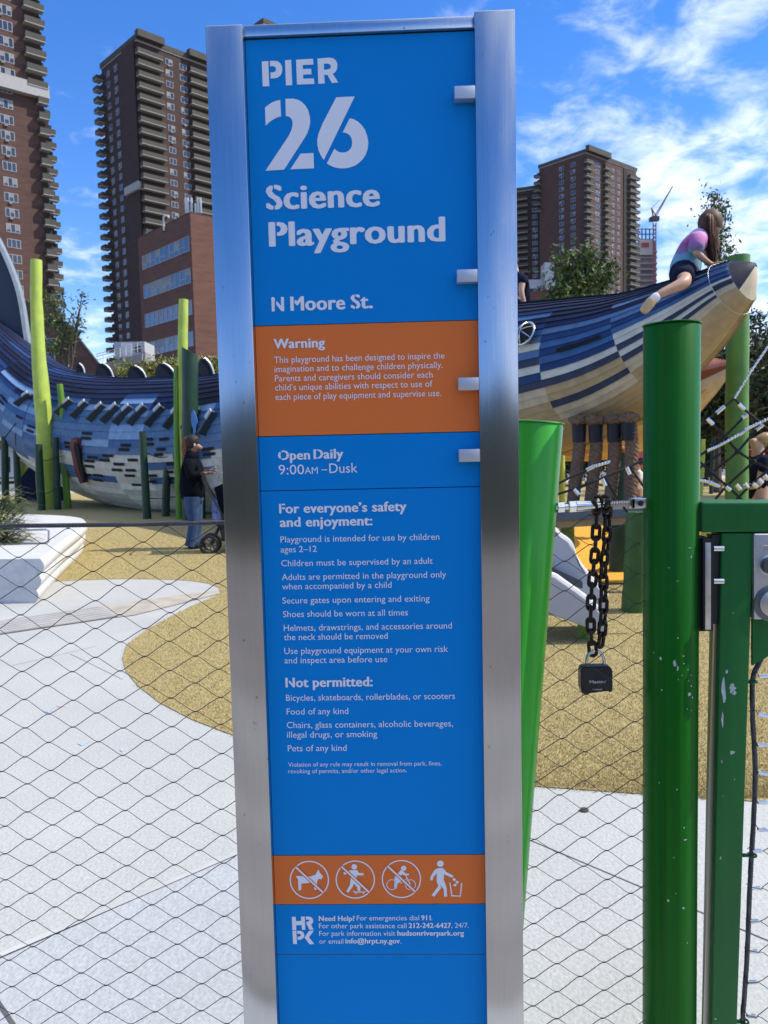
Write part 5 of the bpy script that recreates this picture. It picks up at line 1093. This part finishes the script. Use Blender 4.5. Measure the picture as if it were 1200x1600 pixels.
# ================================================================== buildings, trees and the rest of the background
M_brk = mat('brown brick', (.095, .050, .038), .9, var=.22, vscale=.35, stretch=(1, 1, 5), bump=.1, bscale=4); M_brk2 = mat('dark brown brick', (.058, .032, .026), .9, var=.22, vscale=.35, stretch=(1, 1, 5))
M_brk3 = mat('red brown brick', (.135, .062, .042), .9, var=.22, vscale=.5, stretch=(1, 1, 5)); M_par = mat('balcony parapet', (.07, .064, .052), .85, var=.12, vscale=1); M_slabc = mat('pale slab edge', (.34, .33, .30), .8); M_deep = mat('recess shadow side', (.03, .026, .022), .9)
M_frm = mat('window frame white', (.38, .38, .38), .6); M_gl = mat('window glass', (.03, .04, .06), .08, spec=.8); M_blind = mat('window blind', (.24, .25, .25), .7, var=.3, vscale=.3); M_gl2 = mat('blue window glass', (.05, .085, .15), .1, spec=.8)
M_band = mat('concrete band', (.40, .39, .36), .85)
def tower(name, label, cat, C, LA, LB, ztop, fh, items, brick, adir=None, bdir=None, z0=0, nfl=99, roof=True, ztop0=1.2):
    b = Vector(bdir or (.72, .69, 0)).normalized(); a = Vector(adir or (-.70, .71, 0)).normalized(); C = Vector((C.x, C.y, 0)); na, nb = Vector((-b.x, -b.y, 0)), Vector((-a.x, -a.y, 0))
    t = thing(name, label, cat, C); bm = B(); axbox(bm, C + Vector((0, 0, z0)), a * LA, b * LB, Vector((0, 0, ztop - z0))); bmesh.ops.recalc_face_normals(bm, faces=bm.faces); obj('brick_walls', bm, brick, t)
    if roof:
        bm = B(); axbox(bm, C - a * .35 - b * .35 + Vector((0, 0, ztop)), a * (LA + .7), b * (LB + .7), Vector((0, 0, 1.3))); bmesh.ops.recalc_face_normals(bm, faces=bm.faces)
        obj('roof_parapet', bm, M_par, t); bm = B(); axbox(bm, C - a * .2 - b * .2 + Vector((0, 0, ztop - .35)), a * (LA + .4), b * (LB + .4), Vector((0, 0, .34))); bmesh.ops.recalc_face_normals(bm, faces=bm.faces); obj('cornice', bm, M_slabc, t)
    meshes = {}; count = {'window': 0, 'balcony': 0}; rest = {}
    q = random.Random(label)
    for it in items:
        kind, face, u, w, h = it[:5]; fl = it[5] if len(it) > 5 else range(nfl); dep = it[6] if len(it) > 6 else 1.5; zoff = it[7] if len(it) > 7 else 0
        d, nrm = (a, na) if face == 'a' else (b, nb)
        for k in fl:
            z = ztop - ztop0 - fh * (k + 1) + zoff
            if z < z0 + .5: break
            var = q.choice((0, 0, 1, 2)); key = (kind, w, h, face, var, dep)
            if key not in meshes:
                bm = B(); mats = [M_frm, M_gl, M_blind] if kind == 'window' else [M_par, M_slabc, M_deep]
                def bx(u0, u1, y0, y1, za, zb, mi): axbox(bm, d * u0 + nrm * y0 + Vector((0, 0, za)), d * (u1 - u0), nrm * (y1 - y0), Vector((0, 0, zb - za)), mi)
                if kind == 'window':
                    bx(0, w, .0, .06, 0, .09, 0); bx(0, w, .0, .06, h - .09, h, 0); n = max(2, int(round(w / .9)))
                    for i in range(n + 1): bx(w * i / n - (.05 if 0 < i < n else (0 if i == 0 else .1)), w * i / n + (.05 if 0 < i < n else (.1 if i == 0 else 0)), 0, .06, .09, h - .09, 0)
                    for i in range(n): bx(w * i / n + .05, w * (i + 1) / n - .05, .01, .03, .09, h - .09, 1); (var and (i + var) % 2) and bx(w * i / n + .06, w * (i + 1) / n - .06, .031, .04, h * (.3 if var == 1 else .5), h - .09, 2)
                    if var == 2: bx(w * .3, w * .3 + .6, .005, .28, -.42, -.02, 2)
                else:
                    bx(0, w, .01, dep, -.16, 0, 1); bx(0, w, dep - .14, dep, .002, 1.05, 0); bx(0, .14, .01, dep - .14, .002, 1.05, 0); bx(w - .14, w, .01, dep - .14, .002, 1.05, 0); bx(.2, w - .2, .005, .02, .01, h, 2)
                bmesh.ops.recalc_face_normals(bm, faces=bm.faces); me = bpy.data.meshes.new(kind); bm.to_mesh(me); bm.free()
                for m in mats: me.materials.append(m)
                meshes[key] = me
            pos = C + d * u + Vector((0, 0, z)); me = meshes[key]
            if count[kind] < 100:
                o = link(kind, me); adopt(o, t); o.matrix_basis = Matrix.Translation(pos); count[kind] += 1
            else: rest.setdefault(kind, []).append((me, pos))
    for kind, lst in rest.items():
        bm = B()
        for me, pos in lst:
            n0 = len(bm.verts); bm.from_mesh(me); bm.verts.ensure_lookup_table()
            for v in bm.verts[n0:]: v.co += pos
        stuff(obj(kind, bm, [M_frm, M_gl, M_blind] if kind == 'window' else [M_par, M_slabc, M_deep], t))
    return t, C, a, b, na, nb
# brown tower seen between the left tower and the sign
C = W(213, 62, 204); zt = C.z
t, C, a, b, na, nb = tower('apartment_tower', 'tall dark brown tower left of the sign with stacked balconies and cut away corner', 'tower', C, 20, 42, zt, 2.8,
  [('window', 'a', 11, 1.7, 1.5), ('window', 'a', 15.4, 1.7, 1.5), ('window', 'b', 7.9, 2.0, 1.5), ('window', 'b', 12.0, 2.0, 1.5), ('balcony', 'b', -.5, 7.0, 2.3), ('balcony', 'b', 14.4, 6.8, 2.3), ('balcony', 'a', 19.0, 2.6, 2.2, range(40), 2.0), ('window', 'b', 22.6, 2, 1.5, range(12))], M_brk2, ztop0=.6)
bm = B(); axbox(bm, C + a * .8 + na * .02 + Vector((0, 0, 0)), a * 6.5, na * .5, Vector((0, 0, zt))); bmesh.ops.recalc_face_normals(bm, faces=bm.faces); obj('corner_pier', bm, M_brk2, t)
zb_ = W(213, 296, 204).z; bm = B(); axbox(bm, C + a * .5 + na * .05 + Vector((0, 0, zb_)), a * 7.4, na * 1.2, Vector((0, 0, 2.0))); bmesh.ops.recalc_face_normals(bm, faces=bm.faces); obj('concrete_band', bm, M_band, t)
for u0, w_ in ((-.4, 7.4), (14.2, 7.2)): bm = B(); axbox(bm, C + b * u0 + nb * .02 + Vector((0, 0, zt + .4)), b * w_, nb * 1.7, Vector((0, 0, 1.7))); bmesh.ops.recalc_face_normals(bm, faces=bm.faces); obj('roof_balcony', bm, M_par, t)
# tower cut by the left edge of the picture
E_ = W(66, 118, 151.7); bd = Vector((.76, .65, 0)).normalized(); C0 = E_ - bd * 42
t, C, a, b, na, nb = tower('apartment_tower', 'nearest brown brick tower cut by the left edge, with a pale band round its middle', 'tower', C0, 18, 42, E_.z + 60, 2.8,
  [('window', 'b', 33.8, 3.3, 1.7, range(0, 22), 1.5, .6), ('window', 'b', 25.0, 2.2, 1.6, range(0, 22), 1.5, .6), ('balcony', 'b', 38.9, 3.6, 2.3, range(0, 22)), ('balcony', 'b', 40.6, 1.9, 2.3, range(22, 48)), ('window', 'b', 34.0, 2.4, 1.6, range(22, 48), 1.5, .6)], M_brk, adir=(-.65, .76, 0), bdir=(.76, .65, 0))
bm = B(); axbox(bm, C + nb * .02 + b * .5 + Vector((0, 0, E_.z - 4.6)), b * 42.2, nb * 1.35, Vector((0, 0, 2.4))); bmesh.ops.recalc_face_normals(bm, faces=bm.faces); obj('concrete_band', bm, M_band, t)
# back wing of the same estate, only its balcony ends show past the near tower
Cw = W(70, 180, 168); tower('apartment_wing', 'balcony ends of a brown wing peeping out right of the nearest tower', 'building', W(57, 178, 172), 10, 2.4, W(57, 178, 172).z, 2.8, [('balcony', 'b', .2, 3.0, 2.3, range(40), 1.4)], M_brk2, adir=(-.76, .65, 0), bdir=(.76, .65, 0))
# tower top behind the sign
tower('apartment_tower', 'brown tower whose roof corner just shows above the top of the sign', 'tower', W(412, 36, 236), 18, 40, W(412, 36, 236).z, 2.8, [('balcony', 'b', -.5, 7, 2.3, range(8)), ('window', 'a', 10, 1.7, 1.5, range(8)), ('window', 'b', 8, 2, 1.5, range(8))], M_brk2)
# tower and wing to the right of the sign
Cr = W(915, 238, 320)
t, C, a, b, na, nb = tower('apartment_tower', 'brown brick tower right of the sign standing behind the small tree', 'tower', Cr, 22.6, 36, Cr.z, 2.8,
  [('window', 'a', 4.8, 2.2, 1.6), ('window', 'a', 10.4, 2.2, 1.6), ('balcony', 'b', -1.2, 4.8, 2.3), ('window', 'b', 6.4, 3.4, 1.6), ('balcony', 'b', 11.4, 4.2, 2.3), ('window', 'b', 18, 1.8, 1.5), ('window', 'b', 22, 1.8, 1.5), ('balcony', 'b', 29.6, 7.4, 2.3), ('balcony', 'a', 21.5, 2.4, 2.2, range(6), 2)], M_brk, adir=(-.68, .733, 0), bdir=(.77, .63, 0))
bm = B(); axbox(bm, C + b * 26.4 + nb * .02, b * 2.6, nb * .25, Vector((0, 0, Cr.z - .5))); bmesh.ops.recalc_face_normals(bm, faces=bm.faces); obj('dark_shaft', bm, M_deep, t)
bm = B(); axbox(bm, C - b * .6 + a * -.4 + nb * .02 + Vector((0, 0, Cr.z + .2)), b * 15.4, nb * 1.6, Vector((0, 0, 2.2))); bmesh.ops.recalc_face_normals(bm, faces=bm.faces); obj('roof_balcony', bm, M_par, t)
Cq = W(856, 292, 338); tower('apartment_wing', 'lower brown wing between the sign and the tower right of it', 'building', Cq, 40, 8, Cq.z, 2.8, [('window', 'a', 4.5, 2.2, 1.6), ('balcony', 'a', 8.5, 5, 2.3), ('window', 'a', 15, 2.2, 1.6), ('balcony', 'a', 19.5, 5, 2.3)], M_brk2, adir=(-.93, .36, 0), bdir=(.36, .93, 0))
# brown office block
Cm = W(297, 333, 86); fh = 3.6
t, C, a, b, na, nb = tower('office_block', 'lower brown block with ribbon windows and white aerials in front of the dark tower', 'building', Cm, 12.7, 22, Cm.z, 3.6, [], M_brk3, adir=(-.68, .73, 0), bdir=(.73, .68, 0), z0=W(300, 566, 86).z, roof=False)
for w_ in bpy.data.objects:
    pass
M_brk4 = M_brk2
wm = None; q = random.Random(2)
for k in range(4):
    z = W(297, (391, 441, 491, 540)[k], 86).z
    for i in range(5):
        bm = B()
        def bx(u0, u1, y0, y1, za, zb, mi): axbox(bm, C + a * u0 + na * y0 + Vector((0, 0, za)), a * (u1 - u0), na * (y1 - y0), Vector((0, 0, zb - za)), mi)
        u0 = .35 + i * 2.28; u1 = u0 + 2.24; h = 1.62
        bx(u0, u1, .005, .03, z + .05, z + h - .05, 1); bx(u0, u1, .005, .07, z, z + .05, 0); bx(u0, u1, .005, .07, z + h - .05, z + h, 0)
        for uu in (u0, (u0 + u1) / 2 - .03, u1 - .06): bx(uu, uu + .06, .031, .07, z + .051, z + h - .051, 0)
        if q.random() < .6: bx(u0 + .07, (u0 + u1) / 2 - .04, .031, .04, z + h * q.uniform(.3, .6), z + h - .06, 2)
        if q.random() < .5: bx((u0 + u1) / 2 + .04, u1 - .07, .031, .04, z + .06, z + h - .06, 2)
        bx((u0 + u1) / 2 + .03, u1 - .06, .041, .06, z + h * .36, z + h * .40, 0)
        bmesh.ops.recalc_face_normals(bm, faces=bm.faces); obj('window', bm, [M_frm, M_gl2, M_blind], t)
bm = B(); axbox(bm, C + Vector((0, 0, Cm.z + .002)) - na * .1 - nb * .1, a * 12.5, b * 21, Vector((0, 0, .18))); bmesh.ops.recalc_face_normals(bm, faces=bm.faces); obj('coping', bm, M_brk2, t)
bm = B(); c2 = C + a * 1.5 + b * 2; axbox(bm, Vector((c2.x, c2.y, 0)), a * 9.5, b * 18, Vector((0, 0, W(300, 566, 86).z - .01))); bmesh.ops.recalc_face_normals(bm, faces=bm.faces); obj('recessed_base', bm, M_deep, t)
for px in (289, 292, 298, 304, 308, 312):
    p = W(px, 333, 88); bm = B(); axbox(bm, p, Vector((.22, 0, 0)), Vector((0, .2, 0)), Vector((0, 0, 1.7 if px != 304 else 1.1))); bevel(bm, .05, 2); obj('aerial_panel', bm, M_cream, t, True)
p = W(256, 352, 90); bm = B(); tube(bm, crom([p - Vector((0, 0, .6)), p + Vector((0, 0, .7)), p + Vector((.1, 0, 1.0)), p + Vector((.45, 0, 1.05)), p + Vector((.6, 0, .8))], 4), .11, 8); obj('vent_pipe', bm, M_cream, t, True)
# gabled brick building, walkway and roof plant
gb = thing('gabled_building', 'brown brick building with one long sloping roof edge behind the lime post', 'building', G(90, 735)); D = 58
pts = [(20, 470), (74, 470), (103, 505), (156, 573), (156, 720), (20, 720)]
bm = B(); ngon(bm, [W(x, y, D) for x, y in pts], (-2.9, 6, 0)); obj('brick_walls', bm, M_brk, gb)
e0, e1 = W(103, 503, D - .05), W(158, 573, D - .05); bm = B(); tube(bm, [e0, e1], .09, 6); obj('roof_edge', bm, M_par, gb, True)
for px, py in ((79, 536), (79, 558)):
    p = W(px - 6, py + 6, D - .06); bm = B(); axbox(bm, p, Vector((.64, 0, 0)), Vector((0, .05, 0)), Vector((0, 0, .64)), 0)
    for i in (0, 1): axbox(bm, p + Vector((.05 + .28 * i, -.01, .05)), Vector((.24, 0, 0)), Vector((0, .01, 0)), Vector((0, 0, .54)), 1)
    obj('window', bm, [M_frm, M_gl], gb)
br = thing('footbridge', 'grey concrete footbridge with diagonal trusses leading to the ribbon window block', 'bridge', W(180, 600, 64)); M_gc = mat('grey bridge concrete', (.26, .26, .255), .8, var=.1, vscale=.5)
bm = B(); ngon(bm, [W(x, y, 64) for x, y in ((108, 582), (222, 552), (222, 567), (108, 597))], (0, 2.5, 0)); obj('parapet', bm, M_gc, br)
bm = B()
for x in (172, 184, 196, 208):
    yb = 571 - (x - 172) * .22; tube(bm, [W(x, yb + 16, 64.4), W(x + 8, yb - 3, 64.4)], .13, 6); tube(bm, [W(x + 10, yb + 15, 64.4), W(x + 9, yb - 4, 64.4)], .13, 6)
obj('truss', bm, M_gc, br); bm = B(); ngon(bm, [W(x, y, 64.2) for x, y in ((219, 550), (227, 550), (227, 720), (219, 720))], (0, 1.6, 0)); obj('pier', bm, M_gc, br)
bm = B()
for y in (0, 5, 9): tube(bm, [W(x, 578 - .27 * (x - 108) - 4 - y, 64.3) for x in (150, 180, 222)], .03, 5)
for x in range(152, 222, 9): tube(bm, [W(x, 578 - .27 * (x - 108) + 1, 64.3), W(x, 578 - .27 * (x - 108) - 13, 64.3)], .03, 5)
obj('railing', bm, M_zinc, br)
ph = thing('plant_room', 'small shiny white cabin on the grey footbridge below the dark tower', 'cabin', W(200, 560, 70)); p = W(179, 560, 70)
bm = B(); axbox(bm, p, Vector((2.75, 0, 0)), Vector((0, 3, 0)), Vector((0, 0, 1.45))); obj('cabin_walls', bm, mat('pale cladding', (.42, .43, .43), .5), ph)
bm = B(); axbox(bm, p + Vector((.65, -.04, .12)), Vector((.95, 0, 0)), Vector((0, .038, 0)), Vector((0, 0, 1.2))); obj('steel_door', bm, mat('bright cladding', (.85, .84, .8), .3, .5), ph)
bm = B(); axbox(bm, p + Vector((1.9, -.03, .5)), Vector((.5, 0, 0)), Vector((0, .028, 0)), Vector((0, 0, .6))); obj('louvre', bm, M_par, ph)
lw = thing('low_building', 'pale low building glimpsed under the raised sturgeon tail at the left edge', 'building', G(10, 745)); D = 46
bm = B(); ngon(bm, [W(x, y, D) for x, y in ((-60, 702), (60, 700), (60, 745), (-60, 746))], (0, 6, 0)); obj('wall', bm, M_cream, lw)
bm = B(); ngon(bm, [W(x, y, D - .3) for x, y in ((-62, 690), (62, 688), (62, 701), (-62, 703))], (0, 7, 0)); obj('roof', bm, M_brk3, lw)
bm = B()
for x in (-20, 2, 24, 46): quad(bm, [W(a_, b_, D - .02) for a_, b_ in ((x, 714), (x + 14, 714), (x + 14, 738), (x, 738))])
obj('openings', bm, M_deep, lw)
rb = thing('brick_school', 'low red brown building with a pale railing on its roof behind the small tree', 'building', W(850, 700, 100))
bm = B(); ngon(bm, [W(x, y, 100) for x, y in ((700, 462), (893, 452), (893, 720), (700, 720))], (0, 20, 0)); obj('brick_walls', bm, M_brk3, rb)
bm = B(); ngon(bm, [W(x, y, 99.9) for x, y in ((700, 440), (868, 436), (868, 449), (700, 457))], (0, .2, 0)); obj('roof_railing', bm, mat('pale railing', (.33, .35, .38), .6), rb)
bm = B(); ngon(bm, [W(x, y, 99.4) for x, y in ((851, 410), (866, 410), (866, 452), (851, 452))], (0, 2.5, 0)); obj('roof_hut', bm, mat('pale cladding', (.42, .43, .43), .5), rb)
# construction site and tower crane
cs = thing('construction_tower', 'half built concrete tower with open floors beside the red tower crane', 'building', W(1012, 690, 430)); k = 430 / 1200
bm = B(); ngon(bm, [W(x, y, 430) for x, y in ((998, 378), (1024, 378), (1024, 690), (998, 690))], (0, 12, 0)); obj('core', bm, mat('raw concrete', (.20, .16, .15), .9, var=.35, vscale=.2), cs)
bm = B()
for i in range(13): y = 392 + i * 9; ngon(bm, [W(x, yy, 429) for x, yy in ((996, y), (1027, y), (1027, y + 2.6), (996, y + 2.6))], (0, 14, 0))
obj('floor_slabs', bm, mat('slab concrete', (.33, .27, .25), .9), cs)
bm = B(); ngon(bm, [W(x, y, 428) for x, y in ((1001, 374), (1020, 374), (1020, 398), (1001, 398))], (0, 3, 0)); obj('wrap_panel', bm, mat('beige wrap', (.50, .44, .38), .8), cs)
bm = B(); ngon(bm, [W(x, y, 427.5) for x, y in ((1003, 379), (1014, 379), (1014, 386), (1003, 386))], (0, .4, 0)); obj('red_banner', bm, mat('red banner', (.40, .06, .05), .7), cs)
bm = B()
for x in (997, 1003, 1009, 1015, 1021): tube(bm, [W(x, 378, 430), W(x, 357, 430)], .35, 5)
for y in (358, 366, 374): tube(bm, [W(996, y, 430), W(1022, y, 430)], .3, 5)
obj('scaffold', bm, M_par, cs)
cr = thing('tower_crane', 'thin red lattice tower crane with a long jib pointing up right', 'crane', W(1023, 690, 425)); M_red = mat('crane red', (.24, .09, .10), .6); M_gr = mat('crane grey', (.24, .25, .28), .6); D = 425
bm = B()
for x in (1020.5, 1025): tube(bm, [W(x, 700, D), W(x, 348, D)], .3, 5)
for i in range(58): y = 350 + i * 6; tube(bm, [W(1020.5, y, D), W(1025, y + 6, D)], .16, 4); tube(bm, [W(1025, y, D), W(1020.5, y + 6, D)], .16, 4)
obj('mast', bm, M_red, cr); bm = B()
A_, Z_ = W(1025, 339, D), W(1051, 291, D); up = Vector((-.8, 0, .45)) * 1.1
tube(bm, [A_, Z_], .28, 5); tube(bm, [A_ + up, Z_], .28, 5)
for i in range(16): tube(bm, [A_.lerp(Z_, i / 16) + up * (1 - i / 16), A_.lerp(Z_, (i + 1) / 16)], .16, 4)
obj('jib', bm, M_gr, cr); bm = B(); box(bm, W(1023, 342, D), (4.2, 3, 2.2)); box(bm, W(1018, 343, D), (2.2, 2.5, 2)); obj('machinery_deck', bm, mat('crane machinery', (.10, .07, .06), .7), cr)
bm = B(); tube(bm, [W(1021, 340, D), W(1018, 325, D)], .4, 5); tube(bm, [W(1026, 339, D), W(1018, 325, D)], .3, 5); tube(bm, [W(1018, 325, D), W(1031, 313, D)], .13, 4); obj('a_frame', bm, M_red, cr)
# street lamp
la = thing('street_lamp', 'old style grey lantern street lamp in front of the gabled brick building', 'street lamp', G(107, 745)); D = 45; p = W(107, 592, D); r = D / 1200
bm = B(); tube(bm, [Vector((p.x, D, 0)), Vector((p.x, D, .6)), Vector((p.x, D, .7)), p], [.13, .12, .07, .05], 10); obj('column', bm, M_gc, la, True)
bm = B(); tube(bm, [p + Vector((0, 0, z * r)) for z in (0, 3, 4, 14, 18, 22, 26)], [r * w_ for w_ in (2, 2.5, 5, 5.6, 4, 1.6, .4)], 12); obj('lantern', bm, mat('lantern grey', (.16, .19, .20), .4, .4), la, True)
# trees
tree('small bright green street tree in front of the tower right of the sign', 905, 600, 34, [(905, 430, 30, 30), (935, 440, 26, 24), (880, 440, 20, 26), (915, 405, 18, 20), (875, 405, 10, 16), (950, 425, 14, 20), (900, 470, 40, 20), (860, 470, 16, 14)], .12, LV, 44, (.14, .34), 31, 90, .30)
tree('slender young tree rising behind the girl on the snout', 1118, 600, 24, [(1118, 335, 14, 26), (1112, 305, 8, 12), (1128, 320, 8, 14), (1105, 330, 10, 10), (1128, 380, 12, 24), (1100, 375, 12, 16), (1136, 400, 10, 14), (1120, 420, 16, 16), (1148, 392, 5, 6)], .05, LV, 16, (.10, .22), 32, 62, .15, limbs=60)
tree('small scrubby tree in front of the gabled building left of the lime post top', 85, 735, 40, [(97, 470, 10, 12), (84, 500, 20, 14), (115, 500, 14, 8), (70, 470, 8, 10), (100, 530, 16, 10), (120, 515, 6, 8), (88, 545, 16, 12), (128, 465, 4, 5)], .09, LV, 20, (.14, .34), 33, 56, .26, limbs=45)
for i, (x, y, rx, rz, D, sd_) in enumerate(((1120, 600, 40, 70, 22, 1), (1180, 560, 45, 70, 24, 2), (1230, 600, 50, 95, 20, 3), (1165, 640, 40, 60, 26, 4), (1100, 690, 36, 40, 27, 5))):
    L_ = ('leafy dark tree directly right of the big green post, below the orange snout', 'tall dark olive tree under the tip of the snout', 'dark dense tree cut by the right edge of the picture', 'dark bushy tree behind the climbing net post', 'low dark tree between the green post and the slim posts')[i]
    tree(L_, x, 780, D, [(x, y, rx, rz), (x - rx * .5, y + rz * .5, rx * .8, rz * .6), (x + rx * .5, y + rz * .4, rx * .8, rz * .6)], .16, LD, 46, (.10, .26), 40 + sd_, 150, .28, 'dark trees behind the climbing net')
for i, (x, y, rx, rz) in enumerate(((900, 700, 40, 50), (970, 690, 45, 55), (840, 690, 40, 50))):
    tree(('dark tree behind the first rope barbels', 'dark tree behind the slanted green post under the snout', 'dark tree half hidden by the sign under the sturgeon head')[i], x, 770, 28, [(x, y, rx, rz)], .16, LD, 40, (.12, .28), 60 + i, 90, .3, 'dark trees behind the climbing net')
for i, (x, y, rx, rz) in enumerate(((200, 585, 22, 14), (238, 580, 22, 14), (270, 578, 20, 16), (340, 572, 26, 18), (310, 580, 20, 12))):
    lb = ('yellow green bush behind the second back plate', 'yellow green bush behind the third back plate', 'yellow green bush left of the tall lime post', 'yellow green bush beside the steel sign column', 'yellow green bush behind the slanted post')[i]
    tree(lb, x, 700, 36, [(x, y, rx, rz)], .06, LY, 40, (.10, .24), 70 + i, 34, .2, 'bushes behind the sturgeon back', name='bush', cat='bush', limbs=6)
